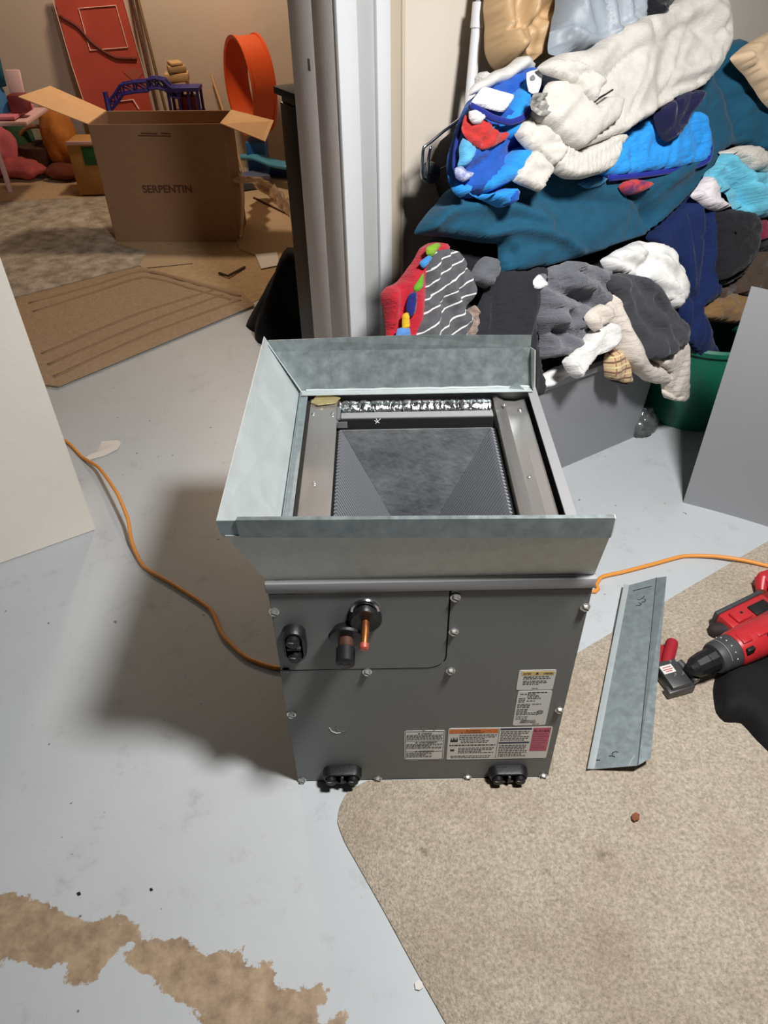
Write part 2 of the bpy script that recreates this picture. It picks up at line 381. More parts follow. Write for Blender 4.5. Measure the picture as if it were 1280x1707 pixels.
mb = MB(); mb.span(UX1 - .002, UX1, UY0 + .006, UY1, .0, .577); mb.span(UX1 - .017, UX1 + .002, UY0 + .006, UY1, .577, .58)
mb.build('right_panel', M['cab_light'], unit, 0)
MB().span(UX0 + .002, UX1 - .002, UY1 - .003, UY1, .0, .577).build('back_panel', M['cab'], unit, 0)
MB().span(UX0 + .003, UX1 - .003, UY0 + .007, UY1 - .004, .0, .012).build('base_pan', M['gap'], unit, 0)
# hex-head screws
def screw_mesh():
    mb = MB(); mb.cyl((0, 0, 0), (0, -.0015, 0), .0085, .0085, 16)
    mb.cyl((0, -.0014, 0), (0, -.0065, 0), .0062, .0055, 6)
    mb.box((0, -.0066, 0), (.0095, .001, .0018), Matrix.Rotation(.5, 3, 'Y'), 0, 1)
    return mb
x0, z0 = pf(457, 1019)
first = None
for i, (u, v) in enumerate([(457, 1019), (759, 995), (756, 1052), (751, 1117), (612, 1119), (486, 1190), (975, 1011), (932, 1182), (504, 1300), (630, 1298), (779, 1296), (905, 1292)]):
    x, z = pf(u, v); z = max(z, .008)
    if first is None:
        mb = screw_mesh(); bmesh.ops.translate(mb.bm, vec=(x, UY0 - .0005, z), verts=mb.bm.verts)
        first = mb.build('screw', [M['screw'], M['black']], unit); fx = (x, z)
    else:
        copy_part(first, (x - fx[0], 0, z - fx[1]))
x, z = pf(477, 1116)
MB().box((x, UY0 - .003, z), (.012, .004, .008), None, .001).build('clip', M['toolgrey'], unit)
# knock-out rings and the scratch
for u, v in ((572, 1212), (715, 1212)):
    x, z = pf(u, v)
    MB().tube([(x + .014 * math.cos(t * .2 + 2.6), UY0 - .0002, z + .014 * math.sin(t * .2 + 2.6)) for t in range(20)], .0006, 5).build('knockout_ring', M['cab'], unit)
mb = MB(); pts = [(549, 1213), (553, 1219), (561, 1222), (568, 1221)]
mb.tube([(pf(u, v)[0], UY0 - .0003, pf(u, v)[1]) for u, v in pts], .0007, 5); mb.build('scratch', M['label_white'], unit)
# rubber drain plugs: an obround collar with two sockets and ribs
def obround(cx, cz, hw, r, vertical, n=10):
    out = []
    for s in (1, -1):
        for k in range(n + 1):
            a = -math.pi / 2 + math.pi * k / n + (0 if s > 0 else math.pi)
            p = (hw * s + r * math.cos(a), r * math.sin(a))
            out.append((cx + (p[1] if vertical else p[0]), cz + (-p[0] if vertical else p[1])))
    return out
def drain_plug(u, v, hw, r, vertical, dep=.026):
    x, z = pf(u, v); z = max(z, .026)
    mb = MB()
    rings = []
    for f, y in ((1.0, 0), (1.0, -dep * .55), (.93, -dep * .75), (.74, -dep * .78), (.7, -dep * .3)):
        rings.append([mb.bm.verts.new((px, UY0 + y - .001, pz)) for px, pz in obround(x, z, hw * (f if f > .9 else .97), r * f, vertical)])
    n = len(rings[0])
    for a, b_ in zip(rings, rings[1:]):
        for k in range(n): mb.bm.faces.new((a[k], a[(k + 1) % n], b_[(k + 1) % n], b_[k]))
    mb.bm.faces.new(rings[-1]); mb.bm.faces.new(rings[0][::-1])
    bmesh.ops.recalc_face_normals(mb.bm, faces=mb.bm.faces[:])
    pl = mb.build('drain_plug', M['rubber'], unit, 40)
    for s in (1, -1):
        cx, cz = (x, z - s * hw) if vertical else (x + s * hw, z)
        MB().lathe([(0, r * .6), (dep * .95, r * .58), (dep, r * .5), (dep, r * .3), (dep * .5, r * .26), (dep * .5, .0002)], (cx, UY0 - .004, cz), (0, -1, 0), 18).build('socket', M['rubber'], pl)
        MB().box((cx - .003, UY0 - .004 - dep * .98, cz + .004), (r * .5, .003, r * .14), Matrix.Rotation(.2, 3, 'Y'), .0005).build('pull_tab', M['toolgrey'], pl)
    MB().box((x, UY0 - dep * .6, z), (.006, dep * .7, r * 1.2) if not vertical else (r * 1.2, dep * .7, .006), None, .001).build('rib', M['rubber'], pl)
drain_plug(492, 1064, .019, .019, True)
drain_plug(571, 1283, .022, .017, False)
drain_plug(846, 1282, .022, .017, False)
# pipe stubs
x, z = pf(577, 1050); c = Vector((x, UY0, z)); ax = Vector((.0, -1, -.12)).normalized()
MB().lathe([(0, .022), (.01, .026), (.014, .029), (.018, .027), (.02, .013)], c, ax, 24).build('pipe_grommet', M['rubber'], unit)
sp = MB().lathe([(.01, .0125), (.045, .0125)], c, ax, 20).build('suction_pipe', M['copper_old'], unit)
MB().lathe([(.036, .0135), (.038, .0155), (.064, .0155), (.065, .014), (.065, .005), (.06, .0045)], c, ax, 20).build('pipe_cap', M['black'], sp)
x, z = pf(609, 1024); c2 = Vector((x, UY0, z))
mb = MB()
prof = [(c2.x + (.024 + .004 * math.cos(2 * a)) * math.cos(a) * .95, c2.z - .004 + (.029 + .003 * math.sin(a)) * math.sin(a)) for a in [k * math.pi / 12 for k in range(24)]]
rings = []
for f, y in ((1, 0), (1, -.012), (.9, -.016), (.45, -.013)):
    rings.append([mb.bm.verts.new((c2.x + (px - c2.x) * f, UY0 + y, c2.z + (pz - c2.z) * f)) for px, pz in prof])
for a, b_ in zip(rings, rings[1:]):
    for k in range(24): mb.bm.faces.new((a[k], a[(k + 1) % 24], b_[(k + 1) % 24], b_[k]))
mb.bm.faces.new(rings[-1]); mb.bm.faces.new(rings[0][::-1]); bmesh.ops.recalc_face_normals(mb.bm, faces=mb.bm.faces[:])
mb.build('pipe_grommet', M['rubber'], unit)
MB().tube([(c2.x + .02 * math.cos(t), UY0 - .002, c2.z + .012 + .022 * math.sin(t)) for t in [k * math.pi / 8 for k in range(9)]], .0045, 8).build('grommet_clip', M['chrome'], unit)
lp = MB().tube([c2 + Vector((0, -.008, -.004)), c2 + Vector((0, -.03, -.007)), c2 + Vector((-.002, -.054, -.014))], .0062, 14).build('liquid_pipe', M['copper'], unit)
e = c2 + Vector((-.002, -.054, -.014)); d = Vector((-.002, -.024, -.007)).normalized()
MB().lathe([(-.004, .0075), (.004, .0078), (.006, .006), (.006, .0022), (.001, .002)], e, d, 16).build('pipe_end', mat('copper_end', (196, 96, 80), .4, .5), lp)

# labels: a card with its printed bands and lines; all on the front panel
LAB = {}
def quad_at(u0, v0, u1, v1):                                  # axis-aligned rectangle on the front panel from two corners
    (xa, za), (xb, zb) = pf(u0, v0), pf(u1, v1); return min(xa, xb), max(xa, xb), min(za, zb), max(za, zb)
def text(body, x, z, h, m, parent, y, name='lettering', align='LEFT', bold=0, width=None):
    cu = bpy.data.curves.new(name, 'FONT'); cu.body = body; cu.size = h; cu.align_x = align; cu.offset = bold; cu.extrude = .00005; cu.resolution_u = 2
    t = bpy.data.objects.new('tmp_text', cu); col.objects.link(t)
    me_ = bpy.data.meshes.new_from_object(t); bpy.data.objects.remove(t)
    if width:
        xsn = [v.co.x for v in me_.vertices]; w = max(xsn) - min(xsn); s = width / w
        me_.transform(Matrix.Diagonal((s, 1, 1, 1)))
    me_.transform(Matrix.Translation((x, y, z)) @ Matrix.Rotation(math.pi / 2, 4, 'X'))
    me_.materials.clear()
    return link(name, me_, m, parent, 0)
def card(name, x0, x1, z0, z1, y=UY0 - .0006, r=.004):
    pts = []
    for cx, cz, a0 in ((x1 - r, z1 - r, 0), (x0 + r, z1 - r, 90), (x0 + r, z0 + r, 180), (x1 - r, z0 + r, 270)):
        for k in range(4):
            a = math.radians(a0 + 30 * k); pts.append((cx + r * math.cos(a), y, cz + r * math.sin(a)))
    return MB().prism(pts, (0, .0005, 0)).build(name, M['label_white'], unit, 0)
YL = UY0 - .0008
def band(parent, m, x0, x1, z0, z1, name='printed_band'):
    return MB().span(x0, x1, YL, YL + .0003, z0, z1).build(name, m, parent, 0)
def lines(parent, x0, x1, z0, z1, n, seed, m=None, dens=.8, name='printed_lines', frac=.42):
    """rows of illegible small print as broken bars"""
    rnd = random.Random(seed); mb = MB(); dz = (z1 - z0) / n
    for i in range(n):
        zc = z1 - dz * (i + .5); xx = x0; end = x1 - (x1 - x0) * rnd.random() * .35 * (i % 3 == 2)
        while xx < end - .002:
            w = min(rnd.uniform(.002, .007), end - xx)
            mb.span(xx, xx + w, YL - .0001, YL + .0003, zc - dz * frac / 2, zc + dz * frac / 2)
            xx += w + .0012 / dens
    return mb.build(name, m or M['ink'], parent, 0)
def tri(parent, x, z, h, m):
    return MB().prism([(x - h * .55, YL - .0002, z), (x + h * .55, YL - .0002, z), (x, YL - .0002, z + h)], (0, .0003, 0)).build('warning_triangle', m, parent, 0)
# caution label
x0, x1, z0, z1 = quad_at(860, 1150, 928, 1116); x0 += .0; w = x1 - x0; h = z1 - z0
c = card('caution_label', x0, x1, z0, z1)
band(c, M['lab_yellow'], x0 + .005, x1 - .003, z1 - .0145, z1 - .0035)
text('CAUTION', x0 + .008, z1 - .0112, .0055, M['ink_black'], c, YL - .0003, bold=.0001, width=.0135)
text('ATTENTION', x1 - .022, z1 - .0112, .0055, M['ink_black'], c, YL - .0003, bold=.0001, width=.017)
tri(c, (x0 + .0215 + x1 - .022) / 2, z1 - .0115, .006, M['ink_black'])
lines(c, x0 + .010, x1 - .008, z1 - .026, z1 - .0165, 2, 1, M['ink_black']); lines(c, x0 + .010, x1 - .012, z1 - .042, z1 - .0285, 3, 2)
lines(c, x0 + .028, x1 - .026, z0 + .003, z0 + .006, 1, 3)
# rating label
x0, x1, z0, z1 = quad_at(854, 1209, 921, 1151)
c = card('rating_label', x0, x1, z0, z1)
H_ = z1 - z0; W_ = x1 - x0
for (a, b_, t, e, n, sd_) in [(.3, .85, .02, .06, 1, 5), (.08, .55, .06, .1, 1, 6), (.3, .65, .1, .18, 2, 7), (.06, .24, .18, .32, 3, 8), (.32, .7, .185, .225, 1, 9), (.3, .56, .255, .295, 1, 10), (.05, .42, .35, .48, 3, 11), (.48, .8, .35, .39, 1, 12), (.05, .4, .5, .6, 2, 13), (.05, .72, .6, .69, 2, 14), (.06, .45, .72, .76, 1, 15), (.06, .4, .78, .82, 1, 16), (.6, .8, .945, .975, 1, 17)]:
    lines(c, x0 + W_ * a, x0 + W_ * b_, z1 - H_ * e, z1 - H_ * t, n, sd_, M['ink_black'] if n == 1 and a in (.32, .3) else M['ink'])
text('ASSEMBLED IN U.S.A.', x0 + W_ * .22, z0 + H_ * .135, .0042, M['ink_black'], c, YL - .0002, bold=.0001, width=W_ * .46)
text('ASSEMBLE EN MEXICO', x0 + W_ * .2, z0 + H_ * .085, .0042, M['ink_black'], c, YL - .0002, bold=.0001, width=W_ * .5)
ux, uz = x0 + W_ * .76, z0 + H_ * .4
MB().tube([(ux + .0055 * math.cos(t * .3), YL, uz + .0045 * math.sin(t * .3)) for t in range(22)], .0005, 5).build('listing_mark', M['ink_black'], c)
text('UL', ux - .003, uz - .002, .005, M['ink_black'], c, YL - .0002)
# three-language warning label
x0, x1, z0, z1 = quad_at(674, 1267, 742, 1217)
c = card('warning_label', x0, x1, z0, z1); W_ = x1 - x0; H_ = z1 - z0
mb = MB()
for a, b_, e, f in ((.02, .98, .02, .035), (.02, .98, .965, .98), (.02, .03, .02, .98), (.97, .98, .02, .98), (.02, .98, .34, .348), (.02, .98, .69, .698)):
    mb.span(x0 + W_ * a, x0 + W_ * b_, YL, YL + .0003, z1 - H_ * f, z1 - H_ * e)
mb.build('printed_frame', M['ink_black'], c, 0)
for k, (s, wd) in enumerate((('WARNING', .26), ('AVERTISSEMENT', .46), ('ADVERTENCIA', .4))):
    zz = z1 - H_ * (.105 + .30 * k)
    tri(c, x0 + W_ * (.36 - .06 * (k > 0)), zz, .0045, M['ink_black'])
    text(s, x0 + W_ * (.42 - .06 * (k > 0)), zz, .0055, M['ink_black'], c, YL - .0003, bold=.00015, width=W_ * wd)
    lines(c, x0 + W_ * .05, x0 + W_ * (.95 if k < 2 else .7), zz - H_ * .2, zz - H_ * .02, 5, 20 + k)
# long label
x0, x1, z0, z1 = quad_at(744, 1266, 922, 1210)
za, zb = pf(744, 1215)[1], z1
c = card('refrigerant_label', x0, x1, z0, z1 - .002); W_ = x1 - x0; z1 -= .002; H_ = z1 - z0
band(c, M['lab_orange'], x0 + W_ * .01, x0 + W_ * .48, z1 - H_ * .16, z1 - H_ * .03)
tri(c, x0 + W_ * .18, z1 - H_ * .085, .0035, M['ink_black']); text('WARNING', x0 + W_ * .205, z1 - H_ * .085, .0045, M['ink_black'], c, YL - .0003, width=.02)
tri(c, x0 + W_ * .13, z1 - H_ * .15, .0035, M['ink_black']); text('AVERTISSEMENT', x0 + W_ * .155, z1 - H_ * .15, .0045, M['ink_black'], c, YL - .0003, width=.038)
lines(c, x0 + W_ * .11, x0 + W_ * .47, z1 - H_ * .36, z1 - H_ * .19, 3, 30); lines(c, x0 + W_ * .13, x0 + W_ * .4, z1 - H_ * .47, z1 - H_ * .37, 2, 31, M['ink_black'])
lines(c, x0 + W_ * .02, x0 + W_ * .47, z1 - H_ * .57, z1 - H_ * .49, 1, 32); lines(c, x0 + W_ * .11, x0 + W_ * .46, z1 - H_ * .8, z1 - H_ * .6, 4, 33); lines(c, x0 + W_ * .04, x0 + W_ * .44, z1 - H_ * .96, z1 - H_ * .86, 2, 34)
mb = MB()
for k in range(4):
    bx = x0 + W_ * (.025 + .018 * k); mb.prism([(bx, YL, z1 - H_ * .4), (bx + .004, YL, z1 - H_ * .4), (bx + .001 + .001 * (k % 2), YL, z1 - H_ * (.28 - .03 * (k % 2)))], (0, .0003, 0))
mb.span(x0 + W_ * .025, x0 + W_ * .095, YL, YL + .0003, z1 - H_ * .42, z1 - H_ * .38)
mb.build('pictogram', M['ink_black'], c, 0)
MB().span(x0 + W_ * .03, x0 + W_ * .07, YL, YL + .0003, z1 - H_ * .72, z1 - H_ * .66).build('pictogram', M['ink_black'], c, 0)
mb = MB(); mb.span(x0 + W_ * .487, x0 + W_ * .491, YL, YL + .0003, z0 + H_ * .04, z1 - H_ * .04); mb.build('printed_frame', M['ink'], c, 0)
band(c, M['lab_navy'], x0 + W_ * .5, x0 + W_ * .8, z1 - H_ * .075, z1 - H_ * .025); band(c, M['lab_navy'], x0 + W_ * .5, x0 + W_ * .8, z1 - H_ * .5, z1 - H_ * .45)
lines(c, x0 + W_ * .51, x0 + W_ * .79, z1 - H_ * .42, z1 - H_ * .1, 6, 36); lines(c, x0 + W_ * .51, x0 + W_ * .79, z1 - H_ * .93, z1 - H_ * .53, 7, 37)
band(c, M['lab_pink'], x0 + W_ * .815, x0 + W_ * .985, z1 - H_ * .76, z1 - H_ * .02)
text('R-410A', x0 + W_ * .825, z1 - H_ * .14, .0095, M['lab_red'], c, YL - .0003, bold=.0003, width=W_ * .15)
lines(c, x0 + W_ * .825, x0 + W_ * .975, z1 - H_ * .73, z1 - H_ * .18, 8, 38, M['lab_red'], frac=.25)

# the V of the coil inside the open top
SX0, SX1, SB = -.09, .228, .07
apexz = .17
def slab(side):
    xt = SX0 if side < 0 else SX1
    top = Vector((xt, 0, .545)); bot = Vector((SB, 0, apexz)); d = (bot - top); n_ = Vector((-d.z, 0, d.x)).normalized()
    if n_.x * side < 0: n_ = -n_
    return top, bot, d, n_
for side in (-1, 1):
    top, bot, d, n_ = slab(side)
    p = [top, bot, bot + n_ * .05, top + n_ * .05]
    s_ = MB().prism([(q.x, .85, q.z) for q in p], (0, .43, 0)).build('coil_slab', M['gap'], unit, 0)  # near-black slab, the shade between the fins put into its colour
    mb = MB(); y = .853
    while y < 1.275:
        a = top - n_ * .006; b_ = bot - n_ * .006
        mb.prism([(top.x, y, top.z), (bot.x, y, bot.z), (b_.x, y, b_.z), (a.x, y, a.z)], (0, .0045, 0)); y += .0102
    f = mb.build('fins', M['fin'], s_, 0); f['kind'] = 'stuff'
# foil-faced end plate behind the V, with its black strip
MB().prism([(SX0 + .002, 1.278, .545), (SX1 - .002, 1.278, .545), (SB, 1.278, apexz)], (0, .003, 0)).build('end_plate', M['foil_dark'], unit, 0)
MB().span(SX0 - .0, SX1 + .0, 1.285, 1.289, .525, .566).build('black_strip', M['gap'], unit, 0)
mb = MB()
for a, b_ in (((624, 701), (632, 705)), ((626, 706), (634, 698)), ((629, 702), (627, 698))):
    mb.tube([on_y(*a, 1.284), on_y(*b_, 1.284)], .0009, 5)
mb.build('chalk_mark', M['label_white'], unit, 0)
MB().span(SX0 + .005, SX1, 1.292, 1.312, .563, .567, .001).build('back_bracket', M['cab_light'], unit)
mb = MB(); mb.span(SX0 - .003, SX0 + .004, 1.285, 1.33, .556, .570); mb.span(SX0 - .003, SX0 + .018, 1.283, 1.29, .548, .562); mb.build('corner_bracket', M['cab'], unit, 0)
rnd = random.Random(3); mb = MB()
npt = 90; mb.tube([(SX0 + (SX1 - SX0) * k / npt, 1.338 + rnd.uniform(-.001, .001), .556 + rnd.uniform(-.001, .001)) for k in range(npt + 1)], [.0195 + .0015 * noise.noise((k * .3, 1, 2)) + rnd.uniform(-.0008, .0008) for k in range(npt + 1)], 18)
mb.build('foil_insulation', M['foil'], unit, 180)
mb = MB(); mb.prism([(-.158, 1.366, .562), (-.150, 1.366, .568), (-.093, 1.366, .566), (-.093, 1.366, .562)], (0, -.49, 0))
mb.prism([(-.164, 1.366, .545), (-.158, 1.366, .562), (-.150, 1.366, .568), (-.158, 1.366, .54)], (0, -.5, 0))
lc = mb.build('left_cap_plate', M['alu'], unit, 20)
mb = MB(); mb.prism([(.305, 1.372, .556), (.285, 1.372, .550), (.262, 1.372, .552), (.242, 1.372, .566), (.236, 1.372, .562), (.236, 1.372, .53), (.305, 1.372, .53)], (0, -.5, 0))
rc = mb.build('right_cap_plate', M['alu'], unit, 20)
for (u, v), par, zz in (((524, 806), lc, .568), ((522, 690), lc, .568), ((554, 690), lc, .568), ((840, 675), rc, .567), ((882, 795), rc, .553), ((866, 683), rc, .553), ((585, 681), unit, .568)):
    p = on_z(u, v, zz); MB().lathe([(-.001, .004), (.0015, .0038), (.003, .002), (.0032, .0003)], p, (0, 0, 1), 10).build('rivet', M['screw'], par)
mb = MB(); mb.prism([on_z(518, 672, .572), on_z(532, 655, .578), on_z(568, 664, .576), on_z(560, 672, .572), on_z(530, 676, .572)], (0, 0, .0015)); mb.build('foil_tape', mat('yellowed_foil_tape', (214, 200, 150), .3, .7, bump=.6, bscale=60), unit)

# ------------------------------------------------------------------ the galvanised plenum collar on top of the cabinet
pln = thing('plenum_collar', 'galvanised sheet metal collar with three flared sides, on top of the grey cabinet', 'duct', ((UX0 + UX1) / 2, 1.09, .58))
T = .0014
def sheet(mb, quads, off):
    for q in quads: mb.prism(q, off)
    return mb
B = .5805
# front side: flared face, hemmed band above it
nb = 12
FA = [Vector((-.184, .8155, B)), Vector((.324, .8155, B)), Vector((.3215, .785, .688)), Vector((-.2285, .797, .690))]
ff = MB().prism(FA, (0, T, 0)).build('front_side', M['galv_lifted'], pln, 0)
mb = MB()
mb.prism([(-.207, .794, .6885), (.3215, .782, .6865), (.3215, .783, .7215), (-.209, .795, .7195)], (0, T, 0))
mb.prism([(-.209, .795, .7195), (.3215, .783, .7215), (.3195, .7895, .7225), (-.207, .8015, .7205)], (0, .0, .0012))
mb.build('front_hem', M['galv_mid'], ff, 0)
MB().prism([(-.2335, .798, .687), (-.207, .7975, .687), (-.207, .798, .717), (-.238, .7985, .717)], (0, T, 0)).build('corner_tab', M['galv'], ff, 0)
MB().prism([(.3215, .783, .688), (.3265, .793, .690), (.3235, .795, .719), (.3215, .783, .7215)], (T, 0, 0)).build('corner_tab', M['galv_lifted'], ff, 0)
# left side
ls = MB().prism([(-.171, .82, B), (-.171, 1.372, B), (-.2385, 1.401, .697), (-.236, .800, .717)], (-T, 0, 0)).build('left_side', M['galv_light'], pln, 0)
MB().span(-.171, -.1695, .82, 1.368, B - .004, B + .012).build('drive_flange', M['galv'], ls, 0)
mb = MB(); mb.prism([(-.171, .82, B), (-.171, 1.372, B), (-.156, 1.366, B), (-.156, .82, B)], (0, 0, -.0012)); mb.build('bottom_flange', M['galv'], ls, 0)
MB().prism([(-.2375, 1.402, .686), (-.230, 1.384, .686), (-.1665, 1.352, .590), (-.171, 1.372, .586)], (.0015, 0, .001)).build('corner_tab', M['galv_light'], ls, 0)
# back side
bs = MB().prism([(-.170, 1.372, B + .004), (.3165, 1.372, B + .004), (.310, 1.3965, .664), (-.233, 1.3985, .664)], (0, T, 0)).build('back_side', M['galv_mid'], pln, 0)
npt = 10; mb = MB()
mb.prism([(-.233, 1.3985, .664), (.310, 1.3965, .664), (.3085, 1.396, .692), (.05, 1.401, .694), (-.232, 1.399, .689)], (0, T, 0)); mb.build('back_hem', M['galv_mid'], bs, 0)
MB().span(-.172, .318, 1.354, 1.3725, B + .003, B + .0045).build('bottom_flange', M['galv_light'], bs, 0)
mb = MB(); mb.tube([(-.16 + .475 * k / 20, 1.371 + .001 * math.sin(k * 2), B + .006 + .001 * math.sin(k * 3.1)) for k in range(21)], .0022, 6); mb.build('bent_edge', M['galv_light'], bs)
MB().prism([(.310, 1.3965, .664), (.3165, 1.372, B + .004), (.3185, 1.35, B + .012), (.313, 1.368, .672)], (T, 0, 0)).build('corner_tab', M['galv_lifted'], bs, 0)
MB().prism([(.268, 1.368, B + .0055), (.3, 1.36, B + .0055), (.282, 1.366, B + .02)], (0, -.001, .0)).build('bent_tab', M['galv'], bs, 0)

# ------------------------------------------------------------------ carpet remnant, cord, loose strip
carpet_m = mat('beige_carpet', (180, 168, 151), .95, var=.38, vscale=170, bump=1.0, bscale=260, spec=.1, sheen=.15, detail=5)
nt = carpet_m.node_tree
n1 = nd(carpet_m, 'ShaderNodeTexNoise', Scale=5.0, Detail=4.0); nt.links.new(nt.nodes[carpet_m['vec']].outputs[0], n1.inputs['Vector'])
r1 = nd(carpet_m, 'ShaderNodeMapRange'); nt.links.new(n1.outputs['Fac'], r1.inputs[0]); r1.inputs[1].default_value = .45; r1.inputs[2].default_value = .75; r1.inputs[4].default_value = .45
mixin(carpet_m, r1.outputs[0], (138, 118, 96))
n1 = nd(carpet_m, 'ShaderNodeTexNoise', Scale=17.0, Detail=6.0); nt.links.new(nt.nodes[carpet_m['vec']].outputs[0], n1.inputs['Vector'])
r1 = nd(carpet_m, 'ShaderNodeMapRange'); nt.links.new(n1.outputs['Fac'], r1.inputs[0]); r1.inputs[1].default_value = .66; r1.inputs[2].default_value = .74; r1.inputs[4].default_value = .6
mixin(carpet_m, r1.outputs[0], (96, 82, 66))
bc = np.array([UX0, UY0])
far_edge = [on_z(u, v)[:2] for u, v in [(1400, 850), (1140, 985), (990, 1073)]]
far_edge[0] = far_edge[1] + (far_edge[1] - far_edge[2]) * 3.2
far_edge = catmull(far_edge, .03)
corner = catmull([on_z(u, v)[:2] for u, v in [(606, 1306), (580, 1320), (567, 1345), (563, 1372), (575, 1405), (592, 1435), (640, 1520), (690, 1612), (745, 1710), (790, 1790)]], .015)
slope = (far_edge[-1] - far_edge[-5]); slope = slope[1] / slope[0]
notch = [np.array([UX1 + .003, far_edge[-1][1] + slope * (UX1 + .003 - far_edge[-1][0])]), np.array([UX1 + .003, UY0 - .0025]), np.array([corner[0][0] + .008, UY0 - .0025])]
carpet_outline = far_edge + notch + corner + [np.array([.25, .1]), np.array([1.9, .1]), np.array([far_edge[0][0], .9])]
def pad(outline, z0, z1, name, m, parent=None, step=.03, wav=.0015, fuzz=.004):
    """a soft sheet: top grid with rounded edge and slight undulation"""
    ol = np.array(outline); pts = [p for p in ol]
    lo, hi = ol.min(0), ol.max(0); ins = []
    for x in np.arange(lo[0], hi[0], step):
        for y in np.arange(lo[1], hi[1], step): ins.append((x + random.uniform(-.3, .3) * step, y + random.uniform(-.3, .3) * step))
    ins = np.array(ins); sdv = poly_sd(ins, ol); ins = ins[sdv > step * .5]
    vin = [Vector(p) for p in ol] + [Vector(p) for p in ins]
    nO = len(ol)
    v, e, f, *_ = delaunay_2d_cdt(vin, [(i, (i + 1) % nO) for i in range(nO)], [], 1, 1e-6)
    P = np.array([tuple(q) for q in v]); d = poly_sd(P, ol)
    verts = []
    for (x, y), dd in zip(P, d):
        dome = math.sqrt(max(0, 1 - (1 - min(max(dd, 0) / .012, 1)) ** 2))
        verts.append((x, y, z0 + (z1 - z0) * (.35 + .65 * dome) + wav * noise.noise((x * 5, y * 5, 1)) * dome))
    base = len(verts); nO_ = nO
    verts += [(p[0], p[1], z0) for p in ol]
    faces = [tuple(t) for t in f] + [(i, base + i, base + (i + 1) % nO, (i + 1) % nO) for i in range(nO)]
    me_ = bpy.data.meshes.new(name); me_.from_pydata(verts, [], faces)
    bm_ = bmesh.new(); bm_.from_mesh(me_); bmesh.ops.recalc_face_normals(bm_, faces=bm_.faces[:]); bm_.to_mesh(me_); bm_.free()
    return link(name, me_, m, parent, 60)
carp = pad(carpet_outline, .0, .009, 'carpet_remnant', carpet_m)
tag(carp, 'beige low pile carpet remnant with a rounded corner, in front and right of the cabinet', 'carpet')

cord_pts = [on_z(137, 762, .006), on_z(165, 780, .03), on_z(195, 822, .055), on_z(213, 865, .045), on_z(220, 905, .02), on_z(240, 945, .006), on_z(290, 975, .006), on_z(350, 1015, .006), on_z(372, 1060, .006), on_z(410, 1096, .006), on_z(468, 1114, .006)]
start = [np.array([-1.16, 2.0, .006]), np.array([-1.02, 1.97, .006])]
last = cord_pts[-1]
cord_pts = [np.array([-1.25, 2.2, .006]), np.array([-1.05, 2.05, .006])] + cord_pts + [np.array([-.215, 1.16, .006]), np.array([-.215, 1.3, .006]), np.array([-.17, 1.42, .006]), np.array([.05, 1.44, .006]), np.array([.3, 1.43, .006]), np.array([.375, 1.36, .006]),
             on_z(992, 986, .0065), on_z(994, 975, .0065), on_z(1001, 963, .0065), on_z(1012, 959, .0065), on_z(1040, 953, .0065), on_z(1090, 940, .0065), on_z(1140, 927, .0065), on_z(1190, 927, .012), on_z(1240, 934, .0155), on_z(1290, 946, .0155), on_z(1350, 965, .0155)]
cp = catmull(cord_pts, .012)
o = MB().tube(cp, .0052, 10).build('extension_cord', M['cord'], None, 180)
tag(o, 'orange extension cord winding over the grey floor behind the cabinet', 'cord')

# the loose side of the collar, lying across the carpet edge with one long edge on the hand seamer
st = thing('sheet_metal_strip', 'loose galvanised sheet metal strip with marker writing, lying right of the cabinet', 'metal strip', (.58, 1.08, .012))
def sq(u, v, z): return Vector(on_z(u, v, z))
zl, zr, zm = .014, .05, .038
pL0, pL1 = sq(989, 1282, zl), sq(1047, 976, zl)
lip0, lip1 = sq(979, 1281, zl + .008), sq(1040, 973, zl + .008)
fold0, fold1 = sq(1063, 1276, zm), sq(1094, 963, zm)
r0, r1 = sq(1085, 1263, zr), sq(1111, 961, zr)
wn = np.cross(np.array(fold0 - pL0), np.array(pL1 - pL0)); wn /= np.linalg.norm(wn)
if wn[2] < 0: wn = -wn
fold1 = Vector(on_plane(1094, 963, np.array(pL0), wn))
n_ = Vector((0, 0, -.0014))
MB().prism([pL0, fold0, fold1, pL1], n_).build('web', M['galv'], st, 0)
MB().prism([fold0, sq(1085, 1263, zm + .004), r1, fold1], n_).build('flange', M['galv'], st, 0)
MB().prism([lip0, pL0, pL1, lip1], n_).build('lip', M['galv_light'], st, 0)
MB().tube([pL0 + Vector((0, 0, .0006)), pL1 + Vector((0, 0, .0006))], .0022, 8).build('bend', M['galv_light'], st)
MB().tube([fold0 + Vector((0, 0, .0002)), fold1 + Vector((0, 0, .0002))], .0007, 6).build('score_line', M['gap'], st)
# writing: measured points in the plane of the web
wn = np.cross(np.array(fold0 - pL0), np.array(pL1 - pL0)); wn /= np.linalg.norm(wn)
if wn[2] < 0: wn = -wn
def onweb(u, v): return Vector(on_plane(u, v, np.array(pL0) + wn * .0006, wn))
mb = MB()
for stroke in ([(1055, 985), (1070, 981), (1087, 977)], [(1062, 999), (1066, 1000), (1072, 996), (1074, 993)], [(1069, 1004), (1075, 1003), (1076, 1000), (1074, 999)], [(1065, 1005), (1068, 1006), (1069, 1007), (1066, 1009)], [(1060, 1010), (1064, 1009), (1067, 1010)],
               [(1015, 1260), (1021, 1260), (1025, 1262)], [(1020, 1258), (1022, 1254), (1026, 1253), (1031, 1254)], [(992, 1267), (1000, 1267)]):
    mb.tube([onweb(*p) for p in stroke], .0009, 5)
mb.build('marker_writing', M['ink_black'], st, 0)
MB().tube([onweb(1048, 1276), onweb(1052, 1267), onweb(1058, 1260)], .0008, 5).build('scratch', M['galv_light'], st, 0)
